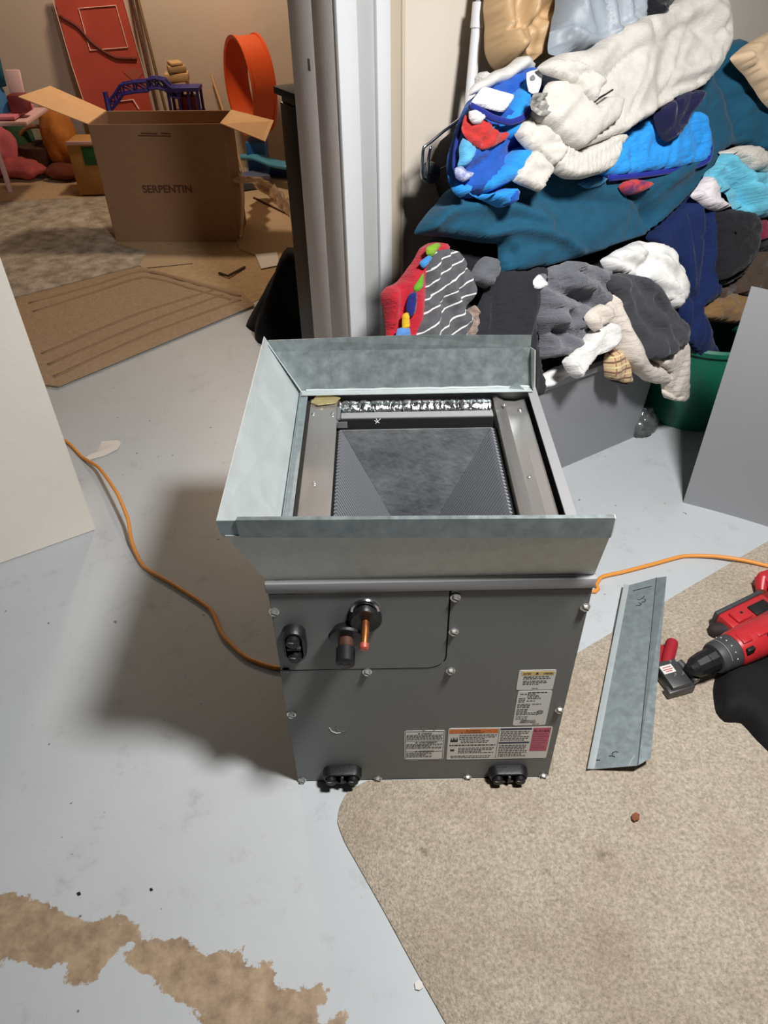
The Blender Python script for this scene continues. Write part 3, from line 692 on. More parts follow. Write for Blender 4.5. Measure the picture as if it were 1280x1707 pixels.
# ------------------------------------------------------------------ tools on the carpet (they lie on it, z = 9 mm)
CZ = .0095
sm = thing('hand_seamer', 'grey metal hand seamer with red vinyl grips, half under the loose metal strip', 'tool', (*on_z(1122, 1140)[:2], CZ))
def ground(u, v, z=CZ): return Vector(on_z(u, v, z))
d = (ground(1135, 1150) - ground(1100, 1160)); ang = math.atan2(d.y, d.x)
R = Matrix.Rotation(ang, 3, 'Z')
c = ground(1120, 1129, .028)
mb = MB(); mb.box(c, (.05, .072, .034), R, .003); mb.build('jaw_plate', M['toolgrey'], sm)
mb = MB(); mb.box(c + R @ Vector((-.0, -.03, -.006)), (.066, .02, .022), R, .002); mb.build('jaw', M['toolgrey'], sm)
mb = MB(); mb.tube([c + R @ Vector((.032, .026, .01)), c + R @ Vector((.042, -.03, .006))], .0095, 12); mb.build('jaw_roll', M['toolgrey'], sm)
lab = MB().box(c + R @ Vector((-.008, .012, .0175)), (.03, .022, .001), R, .0003).build('name_plate', M['label_white'], sm, 0)
mb = MB()
for k, (w, oz) in enumerate(((.02, .005), (.024, -.001), (.016, -.006))): mb.box(c + R @ Vector((-.008, .012 + oz, .0182)), (w, .002, .0006), R)
mb.build('plate_print', M['red_plastic'], lab, 0)
for p in ((.01, .029), (-.0, -.006), (.019, -.008)):
    MB().lathe([(0, .0035), (.002, .003), (.0025, .0005)], c + R @ Vector((p[0], p[1], .017)), (0, 0, 1), 10).build('rivet', M['screw'], sm)
h0 = c + R @ Vector((.003, .03, .004)); h1 = ground(1121, 1068, .034)
hv = (h1 - h0)
MB().tube([h0 + hv * t for t in (0, .3, .85, .95, .99, 1.0)], [.0125, .0145, .0148, .013, .009, .003], 18).build('grip', M['red_grip'], sm)
h0b = c + R @ Vector((-.02, .03, -.008)); h1b = ground(1102, 1078, .022)
MB().tube([h0b + (h1b - h0b) * t for t in (0, .3, .85, .97, 1.0)], [.011, .0125, .0128, .010, .003], 16).build('grip', M['red_grip'], sm)

# soft black tool bag end, under and beside the drill
def blob(name, outline_px, z, h, m, parent=None, step=.012, edge=.05, nz=.004):
    ol = np.array([on_z(u, v, z)[:2] for u, v in outline_px]); ol = np.array(catmull(list(ol), step, True))
    lo, hi = ol.min(0), ol.max(0)
    ins = np.array([(x + random.uniform(-.25, .25) * step, y) for x in np.arange(lo[0], hi[0], step) for y in np.arange(lo[1], hi[1], step)])
    ins = ins[poly_sd(ins, ol) > step * .55]
    n = len(ol); v, e, f, *_ = delaunay_2d_cdt([Vector(p) for p in ol] + [Vector(p) for p in ins], [(i, (i + 1) % n) for i in range(n)], [], 1, 1e-6)
    P = np.array([tuple(q) for q in v]); sdv = np.clip(poly_sd(P, ol), 0, None)
    vs_ = []
    for (x, y), dd in zip(P, sdv):
        t = min(dd / edge, 1); vs_.append((x, y, z + h * math.sqrt(1 - (1 - t) ** 2) + nz * t * noise.noise((x * 14, y * 14, h * 9))))
    k = len(vs_); vs_ += [(p[0], p[1], z) for p in ol]
    me_ = bpy.data.meshes.new(name); me_.from_pydata(vs_, [], [tuple(t) for t in f] + [(i, k + i, k + (i + 1) % n, (i + 1) % n) for i in range(n)] + [tuple(range(k + n - 1, k - 1, -1))])
    bm_ = bmesh.new(); bm_.from_mesh(me_); bmesh.ops.recalc_face_normals(bm_, faces=bm_.faces[:]); bm_.to_mesh(me_); bm_.free()
    return link(name, me_, m, parent, 180)
bagm = mat('black_nylon', (17, 17, 19), .8, var=.1, vscale=40, bump=.3, bscale=300, spec=.3)
bag = blob('tool_pouch', [(1188, 1150), (1196, 1120), (1225, 1108), (1290, 1090), (1370, 1080), (1380, 1290), (1300, 1268), (1262, 1235), (1235, 1206), (1208, 1204), (1193, 1188)], CZ, .045, bagm)
tag(bag, 'soft black nylon pouch lying on the carpet under the red drill', 'pouch')

# drill: black keyless chuck, grey clutch collar, red motor body, grip and battery beyond the frame
ch0, ax_far = ground(1149, 1117, .062), ground(1300, 1046, .078)
ax = (ax_far - ch0).normalized()
dr = thing('cordless_drill', 'red cordless drill with black keyless chuck, lying across the black pouch', 'power tool', (*(ch0 + ax * .12).xy, CZ))
MB().lathe([(0.0000, 0.0068), (0.0011, 0.0136), (0.0136, 0.0220), (0.0158, 0.0237), (0.0429, 0.0277), (0.0452, 0.0266), (0.0655, 0.0288), (0.0678, 0.0226)], ch0, ax, 12).build('chuck', M['black'], dr, 25)
MB().lathe([(0.0164, 0.0240), (0.0175, 0.0246), (0.0186, 0.0240)], ch0 + ax * .0158, ax, 24).build('chuck_ring', M['lab_red'], dr)
cl = MB().lathe([(0.0655, 0.0237), (0.0678, 0.0339), (0.0746, 0.0367), (0.0836, 0.0371), (0.0847, 0.0359), (0.0870, 0.0359), (0.0881, 0.0373), (0.1107, 0.0390), (0.1175, 0.0384), (0.1186, 0.0282)], ch0, ax, 32).build('clutch_collar', M['toolplastic'], dr, 25)
side = ax.cross(Vector((0, 0, 1))).normalized(); upv = side.cross(ax).normalized()
for k in range(7):
    a = .5 + k * .42; o_ = (side * math.cos(a) + upv * math.sin(a))
    MB().box(ch0 + ax * (.0995) + o_ * .0382, (.0025, .0025, .0025), None, .0005).build('clutch_mark', M['label_white'], cl, 0)
MB().tube([ch0 + ax * .0865 + (side * math.cos(a) + upv * math.sin(a)) * .0371 for a in [k * math.pi / 12 for k in range(2, 15)]], .0009, 5).build('clutch_line', M['cab_light'], cl)
body = MB().lathe([(0.1175, 0.0305), (0.1186, 0.0384), (0.1243, 0.0412), (0.1695, 0.0435), (0.2260, 0.0429), (0.2509, 0.0384), (0.2599, 0.0249)], ch0, ax, 28).build('motor_body', M['red_plastic'], dr, 30)
RB = Matrix((ax, side, upv)).transposed()
for px_, sz in ((.122, (.026, .006, .03)), (.165, (.04, .005, .018))):
    MB().box(ch0 + ax * px_ * 1.13 + upv * .040 + side * .004, (sz[0], .03, .007), RB, .003).build('raised_rib', M['red_plastic'], body)
MB().box(ch0 + ax * .133 + upv * .025 + side * .0322, (.02, .01, .022), RB, .002).build('mode_switch', M['black'], body)
for k in range(4):
    MB().box(ch0 + ax * (.19 + .01 * k) + upv * .036 + side * .0205, (.004, .012, .006), RB, .001).build('vent_slot', M['black'], body)
# the grip lies flat on the carpet, going right and towards us, beyond the frame
gp = ch0 + ax * .21
gdir = (side * 1.0 + Vector((0, 0, -.18))).normalized()
MB().tube([gp + gdir * t for t in (.01, .04, .08, .115)], [.021, .019, .018, .022], 14).build('grip', M['rubber'], dr)
MB().box(gp + gdir * .135 - ax * .01, (.1, .04, .062), Matrix((ax, gdir, ax.cross(gdir))).transposed(), .006).build('battery', M['black'], dr)

# second tool behind the first: battery on its side, black bumper strip along the top edge
b0, b1 = ground(1204, 1048, .03), ground(1300, 1000, .03)
bx = (b1 - b0).normalized(); by = Vector((-bx.y, bx.x, 0)); RB2 = Matrix((bx, by, Vector((0, 0, 1)))).transposed()
im = thing('impact_driver', 'red impact driver with black bumper strip, lying behind the drill chuck', 'power tool', (*(b0 + bx * .07).xy, CZ))
mid = b0 + bx * .075
bod = MB().box(mid + Vector((0, 0, .002)), (.15, .05, .05), RB2, .007).build('housing', M['red_plastic'], im)
mb = MB(); mb.box(mid + by * .0285 + Vector((0, 0, .003)), (.155, .012, .054), RB2, .005); mb.build('bumper_strip', M['toolplastic'], im)
MB().box(mid + bx * -.03 - by * .004 + Vector((0, 0, .029)), (.05, .034, .01), RB2, .004).build('raised_latch', M['red_plastic'], im)
MB().box(mid + bx * -.028 - by * .002 + Vector((0, 0, .0345)), (.006, .006, .002), RB2, .0005).build('latch_slot', M['black'], im)
MB().box(mid + bx * .03 - by * .008 + Vector((0, 0, .027)), (.055, .03, .008), RB2, .002).build('terminal_recess', M['black'], im)
g0 = ground(1236, 1050, .03); g1 = ground(1182, 1050, .022)
gv = g1 - g0
MB().tube([g0 + gv * t for t in (0, .45, .5, .9, 1.0)], [.024, .024, .022, .0165, .010], 14).build('nose_boot', mat('brown_black_rubber', (44, 36, 34), .7), im)
# third red tool at the right edge
t0 = ground(1272, 975, .03)
tt = thing('red_tool', 'red power tool at the right edge, beyond the impact driver', 'power tool', (*t0.xy, CZ))
mb = MB(); mb.box(t0 + Vector((.045, .012, .0)), (.11, .06, .055), Matrix.Rotation(.35, 3, 'Z'), .01); bo = mb.build('housing', M['red_plastic'], tt)
mb = MB(); mb.tube([t0 + Vector((.0, .01, .01)), t0 + Vector((-.012, -.02, -.003))], [.02, .013], 12); mb.build('nose', M['red_plastic'], tt)
MB().box(t0 + Vector((.012, -.022, .016)), (.03, .008, .014), Matrix.Rotation(.35, 3, 'Z'), .002).build('vent', M['black'], bo)

# small litter on the floor and carpet
def chip(name, label, cat, outline, z, h, m, seed=1):
    rnd = random.Random(seed); mb = MB()
    mb.prism([(*on_z(u, v, z)[:2], z + rnd.uniform(0, .004)) for u, v in outline], (0, 0, h))
    return tag(mb.build(name, m, bevel=.0004), label, cat)
chip('paint_chip', 'curled white paint chip on the floor beside the carpet edge', 'chip', [(691, 1640), (697, 1634), (704, 1638), (705, 1648), (699, 1652), (692, 1650)], .001, .002, M['paper'], 3)
chip('dry_leaf', 'small crumpled reddish brown leaf bit on the beige carpet', 'leaf', [(1052, 1361), (1058, 1357), (1065, 1361), (1064, 1369), (1056, 1372), (1052, 1368)], .0095, .005, mat('dry_leaf', (128, 70, 34), .7, var=.4, vscale=150), 5)
chip('dirt_crumb', 'dark crumb on the grey floor, leftmost of two below the shadow', 'crumb', [(129, 1490), (134, 1488), (136, 1492), (131, 1494)], .0, .002, M['black'], 6)
chip('dirt_crumb', 'dark crumb on the grey floor nearer the carpet, rightmost of two', 'crumb', [(250, 1482), (254, 1481), (256, 1485), (251, 1486)], .0, .002, M['black'], 7)
o = chip('torn_paper', 'torn white paper scrap on the floor beside the left wall end', 'paper', [(140, 765), (152, 758), (162, 753), (170, 737), (198, 734), (202, 740), (196, 751), (175, 760), (150, 768)], .001, .0012, M['paper'], 8)

# ------------------------------------------------------------------ bins and the leaning panel
tp0, tp1 = on_z(925, 785), on_z(1060, 722)
aR = (tp1 - P0) @ E1; dF = (tp0 - P0) @ NW
def tote_ring(a0, a1, d0, d1, z, r=.03, n=5):
    out = []
    for ca, cd, s in ((a1 - r, d1 - r, 0), (a0 + r, d1 - r, 1), (a0 + r, d0 + r, 2), (a1 - r, d0 + r, 3)):
        for k in range(n):
            t = math.pi / 2 * (s + k / (n - 1)); out.append(W(ca + r * math.cos(t), cd + r * math.sin(t), z))
    return out
tt_ = thing('storage_tote', 'grey plastic storage tote overflowing with clothes, behind the cabinet', 'tote', W(aR - .33, dF - .2, 0))
def ringmesh(name, rings, m, parent, closed_bottom=True, smooth=40):
    mb = MB(); vr = [[mb.bm.verts.new(Vector(p)) for p in r_] for r_ in rings]; n = len(vr[0])
    for a, b_ in zip(vr, vr[1:]):
        for k in range(n): mb.bm.faces.new((a[k], a[(k + 1) % n], b_[(k + 1) % n], b_[k]))
    if closed_bottom: mb.bm.faces.new(vr[0][::-1])
    bmesh.ops.recalc_face_normals(mb.bm, faces=mb.bm.faces[:])
    return mb.build(name, m, parent, smooth)
TZ = .355
ringmesh('tub', [tote_ring(aR - .66, aR, dF - .32, dF, .0), tote_ring(aR - .672, aR + .012, dF - .332, dF + .012, TZ), tote_ring(aR - .668, aR + .008, dF - .328, dF + .008, TZ), tote_ring(aR - .655, aR - .005, dF - .315, dF - .005, .01)], M['tote'], tt_)
ringmesh('rim', [tote_ring(aR - .674, aR + .014, dF - .334, dF + .014, TZ - .012), tote_ring(aR - .684, aR + .024, dF - .344, dF + .024, TZ - .02), tote_ring(aR - .686, aR + .026, dF - .346, dF + .026, TZ + .0), tote_ring(aR - .676, aR + .016, dF - .336, dF + .016, TZ + .006), tote_ring(aR - .665, aR + .005, dF - .325, dF + .005, TZ)], M['tote_rim'], tt_, False)
# round green tub right of the tote
gc = on_z(1118, 722) ; gcv = Vector((*gc[:2], 0)) + Vector((.105, .165, 0))
gt = thing('laundry_tub', 'round green plastic tub right of the grey tote, clothes spilling over it', 'tub', gcv)
gr = .185
ringmesh('tub', [[gcv + Vector((r_ * math.cos(k * math.pi / 20), r_ * math.sin(k * math.pi / 20), z)) for k in range(40)] for z, r_ in ((0, gr * .86), (.012, gr * .9), (.12, gr * .97), (.30, gr * 1.05), (.302, gr * 1.02), (.02, gr * .88))], M['green'], gt)
ringmesh('rim', [[gcv + Vector((r_ * math.cos(k * math.pi / 20), r_ * math.sin(k * math.pi / 20), z)) for k in range(40)] for z, r_ in ((.292, gr * 1.05), (.29, gr * 1.1), (.305, gr * 1.11), (.312, gr * 1.07), (.305, gr * 1.03))], M['green'], gt, False)
# crumpled clear bag on the floor between them
clear = mat('clear_plastic_film', (210, 215, 218), .12, trans=.9, spec=.6, bump=.8, bscale=25)
# the leaning grey sheet
q0, q1 = on_z(1138, 838), on_z(1280, 880)
pd = (q1 - q0) / np.linalg.norm(q1 - q0)
mb = MB(); nseg = 14; rows = 8; vt = []
pn = np.array([-pd[1], pd[0], 0])
top_h = .664
for i in range(nseg + 1):
    t = i / nseg; colv = []
    for j in range(rows + 1):
        s_ = j / rows; bow = .006 * math.sin(t * 5) * (1 - s_) + .004 * math.sin(s_ * 5 + 1)
        p = q0 + pd * (.5 * t) + pn * (bow + .0 * s_) + ZV * (s_ * (top_h - .02 * t))
        colv.append(mb.bm.verts.new(Vector(p)))
    vt.append(colv)
fs = [mb.bm.faces.new((vt[i][j], vt[i + 1][j], vt[i + 1][j + 1], vt[i][j + 1])) for i in range(nseg) for j in range(rows)]
bmesh.ops.recalc_face_normals(mb.bm, faces=fs)
bmesh.ops.solidify(mb.bm, geom=fs, thickness=.0025)
o = mb.build('metal_panel', M['panel'], None, 30)
tag(o, 'flat grey painted metal panel standing upright at the right edge', 'panel')
# ------------------------------------------------------------------ the heap of laundry
# heap surface: hangs vertically in front of the tote below ZB, slopes back to the partition above it
ZB, DB = .36, dF + .035
SL = np.array([-.40, .92]); SL /= np.linalg.norm(SL)          # (towards the wall, up) per metre along the slope
NS = NW * SL[1] + ZV * (-SL[0])                               # outward normal of the slope
def heap_uv(u, v, h=0.0):
    p = on_plane(u, v, W(0, DB, ZB) + NS * h, NS) - NS * h
    if p[2] < ZB:
        p = on_plane(u, v, W(0, DB + h, ZB), NW); return np.array([(p - P0) @ E1, min(p[2] - ZB, 0)])
    return np.array([(p - P0) @ E1, (p[2] - ZB) / SL[1]])
def heap_pt(a, s, h):
    k = np.clip((s + .05) / .1, 0, 1); k = k * k * (3 - 2 * k)
    n = NW * (1 - k) + NS * k; n /= np.linalg.norm(n)
    if s < 0: p = W(a, DB, ZB + s)
    else: p = W(a, DB + SL[0] * s, ZB + SL[1] * s)
    return p + n * h
def garment(name, outline, d0, thick, m, parent=None, edge=.035, step=.009, folds=(), wr=.006, wl=(.10, .035), wa=0., back=.02, ribs=None, seed=0, tilt=(0, 0), smooth_out=True):
    """a piece of cloth lying on the heap: rounded at its edges, with folds (polyline px, width m, height m) and wrinkles along angle wa"""
    hm = d0 + .35 * thick
    ol = [heap_uv(u, v, hm) for u, v in outline]
    ol = np.array(catmull(ol, step, True)) if smooth_out else np.array(ol)
    rnd = random.Random(seed + 11)
    if wr >= .004:
        ol = ol + np.array([[noise.noise((x * 26, y * 26, seed + .5)), noise.noise((x * 26, y * 26, seed + 7.5))] for x, y in ol]) * min(.008, wr * .7)
    # drop boundary points that come too close
    keep = [ol[0]]
    for p in ol[1:]:
        if np.linalg.norm(p - keep[-1]) > step * .45: keep.append(p)
    ol = np.array(keep)
    lo, hi = ol.min(0), ol.max(0); c0 = (lo + hi) / 2
    ins = []
    for j, y in enumerate(np.arange(lo[1], hi[1], step * .87)):
        for x in np.arange(lo[0] + (step / 2 if j % 2 else 0), hi[0], step): ins.append((x, y))
    ins = np.array(ins) if ins else np.zeros((0, 2))
    if len(ins): ins = ins[poly_sd(ins, ol) > step * .55]
    n = len(ol)
    v, e, f, *_ = delaunay_2d_cdt([Vector(p) for p in ol] + [Vector(p) for p in ins], [(i, (i + 1) % n) for i in range(n)], [], 1, 1e-7)
    P = np.array([tuple(q) for q in v]); sdv = np.clip(poly_sd(P, ol), 0, None)
    t = np.clip(sdv / edge, 0, 1); dome = np.sqrt(np.clip(1 - (1 - t) ** 2, 0, 1))
    h = thick * (.5 * dome + .5 * np.sqrt(np.clip(1 - (1 - np.clip(sdv / min(edge, .009), 0, 1)) ** 2, 0, 1)))
    ca, sa = math.cos(wa), math.sin(wa)
    nzv = []
    for x, y in P:
        X, Y = (x * ca + y * sa) / wl[0], (-x * sa + y * ca) / wl[1]
        w1 = noise.noise((X * .7, Y * .7, seed * 3.1)); 
        q = noise.noise((X + .8 * w1, Y + 1.2 * w1, seed * 3.1 + 5))
        q2 = noise.noise((X * 2.1 + w1, Y * 2.1, seed * 1.7 + 9))
        q3 = noise.noise((X * .9 + 1.3 * w1, Y * .9, seed * 2.3 + 21))
        nzv.append(2.2 * q + .7 * q2 - .9 * math.exp(-(q3 / .07) ** 2))
    att = np.clip(sdv / (edge * .6), 0, 1)
    h = h + 1.35 * wr * np.array(nzv) * (.25 + .75 * att) * np.minimum(1, .3 + att)
    for pl, wd, am in folds:
        pp = np.array(catmull([heap_uv(u, v_, hm + .4 * thick) for u, v_ in pl], .02)); dm = np.full(len(P), 9.)
        for a_, b_ in zip(pp[:-1], pp[1:]):
            ab = b_ - a_; tt2 = np.clip(((P - a_) @ ab) / max(ab @ ab, 1e-12), 0, 1)
            dm = np.minimum(dm, np.linalg.norm(P - a_ - tt2[:, None] * ab, axis=1))
        h = h + am * np.exp(-(dm / wd) ** 2) * np.clip(att * 1.5, 0, 1)
    if ribs:
        ra, rl, rh = ribs; h = h + rh * np.sin(2 * math.pi * (P[:, 0] * math.cos(ra) + P[:, 1] * math.sin(ra)) / rl) * att
    off = d0 + (P[:, 0] - c0[0]) * tilt[0] + (P[:, 1] - c0[1]) * tilt[1]
    nv = len(P)
    front = [tuple(heap_pt(a, s, o_ + hh)) for (a, s), hh, o_ in zip(P, h, off)]
    rear = [tuple(heap_pt(a, s, o_ - min(back, .67 * sd_) - .001)) for (a, s), sd_, o_ in zip(P, sdv, off)]
    tris = [tuple(t_) for t_ in f]
    # boundary edges of the triangulation, to close front and back together
    cnt = {}
    for t_ in tris:
        for k in range(3):
            a_, b_ = t_[k], t_[(k + 1) % 3]; cnt.setdefault((min(a_, b_), max(a_, b_)), []).append((a_, b_))
    side = [(b_, a_, a_ + nv, b_ + nv) for es in cnt.values() if len(es) == 1 for a_, b_ in es]
    me_ = bpy.data.meshes.new(name)
    me_.from_pydata(front + rear, [], tris + [tuple(x + nv for x in t_[::-1]) for t_ in tris] + side)
    uvl = me_.uv_layers.new(name='cloth'); li = np.empty(len(me_.loops), int); me_.loops.foreach_get('vertex_index', li)
    uvs = np.concatenate([P - c0, P - c0])[li]; uvl.data.foreach_set('uv', uvs.ravel().astype(np.float32))
    bm_ = bmesh.new(); bm_.from_mesh(me_); bmesh.ops.recalc_face_normals(bm_, faces=bm_.faces[:]); bm_.to_mesh(me_); bm_.free()
    return link(name, me_, m, parent, 180)
def piping(name, path, d0, r, m, parent):
    pts = [heap_pt(*heap_uv(u, v, d0), d0) for u, v in path]
    return MB().tube(catmull(pts, .01), r, 8).build(name, m, parent, 180)

# core of the heap: added backing, its dark colour stands for the shade in the gaps
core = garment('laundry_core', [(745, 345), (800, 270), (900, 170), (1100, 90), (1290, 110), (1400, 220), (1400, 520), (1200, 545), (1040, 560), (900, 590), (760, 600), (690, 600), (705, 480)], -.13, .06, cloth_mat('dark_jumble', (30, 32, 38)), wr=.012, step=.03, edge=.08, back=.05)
tag(core, 'added backing deep inside the clothes heap, coloured dark as shade in the gaps', 'laundry', kind='stuff')

def cl(name, label, cat, *a, **k):
    return tag(garment(name, *a, **k), label, cat)

teal = cloth_mat('teal_fleece', (30, 82, 108), sheen=.08, bump=.4, crease=.18)
cl('teal_comforter', 'large teal fleece comforter draped across the whole clothes heap', 'blanket',
   [(698, 388), (706, 370), (722, 350), (760, 310), (850, 255), (960, 200), (1070, 140), (1160, 95), (1207, 72), (1226, 65), (1258, 82), (1290, 110), (1330, 160), (1330, 250), (1275, 262), (1235, 243), (1208, 248), (1186, 272), (1166, 308), (1140, 332), (1100, 370), (1066, 396), (1012, 416), (960, 432), (905, 448), (842, 455), (838, 430), (836, 405), (800, 402), (745, 392), (718, 392)],
   -.01, .055, teal, edge=.05, wr=.005, wl=(.26, .10), wa=.5, back=.08, seed=1,
   folds=[([(720, 355), (790, 345), (860, 350), (905, 372)], .018, 0.0238), ([(800, 400), (860, 382), (930, 400), (975, 432)], .012, 0.0272), ([(845, 410), (860, 425), (850, 450)], .010, -0.0238), ([(900, 330), (960, 335), (1050, 345), (1090, 360)], .02, -0.0204),
          ([(1050, 320), (1080, 345), (1085, 375)], .016, -0.0340), ([(1195, 100), (1215, 160), (1235, 230)], .03, -0.0272), ([(1230, 90), (1265, 150), (1285, 230)], .03, 0.0340), ([(740, 330), (735, 355), (720, 380)], .012, 0.0204), ([(1110, 300), (1140, 280), (1170, 240)], .02, 0.0272)])

# bottom row, left to right
red = cloth_mat('red_terry', (190, 34, 52), bump=.8)
t_ = cl('kids_towel', 'red terry towel with a rainbow stripe, at the left end of the heap', 'towel',
   [(640, 492), (650, 478), (668, 470), (690, 440), (706, 412), (722, 403), (740, 404), (744, 420), (722, 450), (706, 490), (700, 560), (700, 640), (640, 640), (648, 560), (646, 520)], -.03, .05, red, edge=.03, wr=.004, wl=(.16, .04), wa=1.15, seed=2, back=.05,
   folds=[([(668, 478), (670, 520), (656, 600)], .010, -.016)])
garment('stripe', [(712, 412), (728, 405), (736, 408), (722, 428), (712, 424)], .026, .008, cloth_mat('towel_green', (128, 170, 48)), t_, edge=.01, step=.007, wr=.001)
garment('stripe', [(700, 438), (716, 425), (722, 430), (708, 448)], .026, .008, cloth_mat('towel_blue', (64, 140, 200)), t_, edge=.01, step=.007, wr=.001)
garment('stripe', [(698, 468), (707, 455), (706, 478), (695, 490), (690, 480)], .026, .008, cloth_mat('towel_lime', (96, 165, 40)), t_, edge=.01, step=.007, wr=.001)
garment('stripe', [(684, 490), (696, 487), (694, 520), (683, 530), (678, 512)], .026, .008, cloth_mat('towel_navy', (32, 38, 110)), t_, edge=.01, step=.007, wr=.001)
garment('stripe', [(672, 525), (682, 521), (684, 545), (672, 550)], .026, .008, cloth_mat('towel_yellow', (222, 176, 40)), t_, edge=.008, step=.006, wr=.001)
garment('stripe', [(664, 548), (684, 547), (684, 575), (660, 575)], .026, .008, cloth_mat('towel_sky', (90, 140, 205)), t_, edge=.008, step=.007, wr=.001)

sm_ = stripes(cloth_mat('striped_jersey', (88, 88, 92)), 1, .025, .0031, (226, 226, 224), warp=.022)
sm_.node_tree.nodes[sm_['vec']].inputs['Rotation'].default_value = (0, 0, -.35)
cl('striped_shirt', 'charcoal jersey shirt with thin white stripes, beside the red towel', 'shirt',
   [(718, 424), (735, 414), (756, 414), (772, 428), (784, 460), (787, 490), (776, 515), (792, 530), (778, 556), (774, 640), (688, 640), (692, 560), (702, 520), (706, 480), (710, 450)], .0, .05, sm_, edge=.035, wr=.012, wl=(.13, .03), wa=1.2, seed=3, back=.05,
   folds=[([(755, 420), (762, 460), (770, 500)], .009, -.016), ([(720, 560), (735, 510), (740, 470)], .012, .012), ([(752, 560), (758, 520), (780, 510)], .010, -.012)])
cl('printed_cloth', 'small brown printed cloth tucked between striped shirt and black trousers', 'cloth',
   [(776, 522), (795, 508), (803, 520), (797, 548), (788, 600), (758, 600), (766, 555)], .012, .03, cloth_mat('brown_print', (112, 82, 72), rgb2=(176, 160, 150), vscale=60), edge=.02, wr=.006, seed=4)
cl('grey_mitten', 'small heather grey knit mitten between striped shirt and black trousers', 'mitten',
   [(786, 458), (796, 440), (812, 428), (826, 430), (832, 445), (827, 468), (815, 480), (800, 474), (788, 470)], .01, .035, cloth_mat('heather_grey', (100, 102, 108)), edge=.025, wr=.006, seed=5)
cl('black_trousers', 'black trousers hanging down the middle of the heap below the teal comforter', 'trousers',
   [(782, 560), (792, 530), (806, 500), (822, 468), (836, 452), (870, 448), (905, 444), (912, 470), (900, 510), (893, 545), (900, 600), (900, 660), (770, 660)], -.005, .045, cloth_mat('black_twill', (44, 44, 50), sheen=.1), edge=.05, wr=.006, wl=(.25, .05), wa=1.0, seed=6, back=.05,
   folds=[([(822, 480), (826, 540), (815, 600)], .012, -.014), ([(880, 470), (868, 520), (850, 580)], .02, .012)])
fle = cloth_mat('grey_fleece', (108, 110, 118), bump=.9, sheen=.4)
f_ = cl('grey_fleece_top', 'grey fleece top bunched on the tote beside the black trousers', 'sweater',
   [(890, 468), (897, 455), (918, 447), (950, 435), (980, 438), (1008, 448), (1016, 470), (1014, 495), (1000, 512), (985, 522), (985, 548), (968, 575), (940, 592), (914, 602), (902, 596), (906, 560), (896, 530), (900, 500)], .02, .05, fle, edge=.03, wr=.014, wl=(.10, .04), wa=-.35, seed=7, back=.05,
   folds=[([(925, 480), (960, 490), (998, 508)], .014, -.035), ([(905, 492), (930, 478), (975, 480)], .012, .02), ([(915, 520), (935, 512), (950, 530)], .010, -.02), ([(920, 545), (935, 565), (955, 580)], .010, -.018), ([(950, 440), (990, 450), (1010, 470)], .012, .014), ([(912, 560), (918, 540), (930, 530)], .01, .014)])
garment('care_tag', [(890, 468), (900, 457), (912, 468), (916, 476), (902, 482), (892, 480)], .05, .010, cloth_mat('white_satin_tag', (226, 228, 232)), f_, edge=.01, step=.006, wr=.003)

white = cloth_mat('white_satin', (232, 231, 228), rough=.5, sheen=0, bump=.1, crease=.2)
cl('white_satin_cloth', 'shiny white satin cloth on the right of the heap, under the charcoal shirt', 'cloth',
   [(1008, 436), (1024, 424), (1048, 408), (1076, 401), (1104, 406), (1124, 420), (1134, 450), (1148, 482), (1138, 500), (1126, 518), (1108, 500), (1080, 476), (1045, 462), (1018, 452)], .03, .045, white, edge=.03, wr=.010, wl=(.12, .05), wa=-.7, seed=8, back=.05,
   folds=[([(1080, 405), (1088, 430), (1075, 450)], .014, -.022), ([(1030, 425), (1050, 440), (1075, 440)], .010, -.012), ([(1105, 430), (1115, 460), (1120, 500)], .016, .014)])
cream = cloth_mat('cream_cotton', (216, 206, 196), sheen=.2)
tr = thing('cream_leggings', 'cream cotton leggings, both legs hanging over the tote edge', 'leggings', heap_pt(*heap_uv(1075, 640), .0))
garment('leg', [(1000, 505), (1012, 486), (1030, 490), (1046, 525), (1060, 560), (1078, 592), (1100, 606), (1112, 616), (1112, 632), (1096, 640), (1076, 636), (1056, 620), (1038, 598), (1028, 565), (1012, 540)], .035, .04, cream, tr, edge=.03, wr=.005, wl=(.16, .05), wa=-.9, seed=9, back=.03,
   folds=[([(1030, 500), (1045, 550), (1065, 600)], .012, .010)])
garment('leg', [(1092, 606), (1108, 580), (1128, 560), (1140, 558), (1145, 590), (1145, 625), (1144, 655), (1130, 667), (1112, 664), (1108, 640), (1110, 622)], .045, .04, cream, tr, edge=.03, wr=.004, wl=(.18, .05), wa=1.4, seed=10, back=.03)
garment('hem', [(1108, 652), (1125, 656), (1145, 650), (1144, 660), (1132, 669), (1112, 666)], .055, .034, cream, tr, edge=.02, wr=.002, step=.008)
cl('charcoal_shirt', 'charcoal cotton shirt draped over the cream leggings, below the white satin', 'shirt',
   [(1016, 462), (1030, 457), (1056, 458), (1080, 462), (1098, 478), (1114, 505), (1132, 530), (1146, 552), (1136, 572), (1112, 586), (1082, 607), (1074, 590), (1064, 565), (1050, 535), (1036, 505), (1020, 482)], .065, .04, cloth_mat('charcoal_jersey', (66, 67, 74)), edge=.03, wr=.010, wl=(.16, .035), wa=-.95, seed=11, back=.03,
   folds=[([(1050, 480), (1068, 520), (1085, 555)], .010, -.014), ([(1094, 500), (1105, 530), (1120, 560)], .012, -.016), ([(1075, 470), (1095, 520), (1100, 580)], .014, .012)])
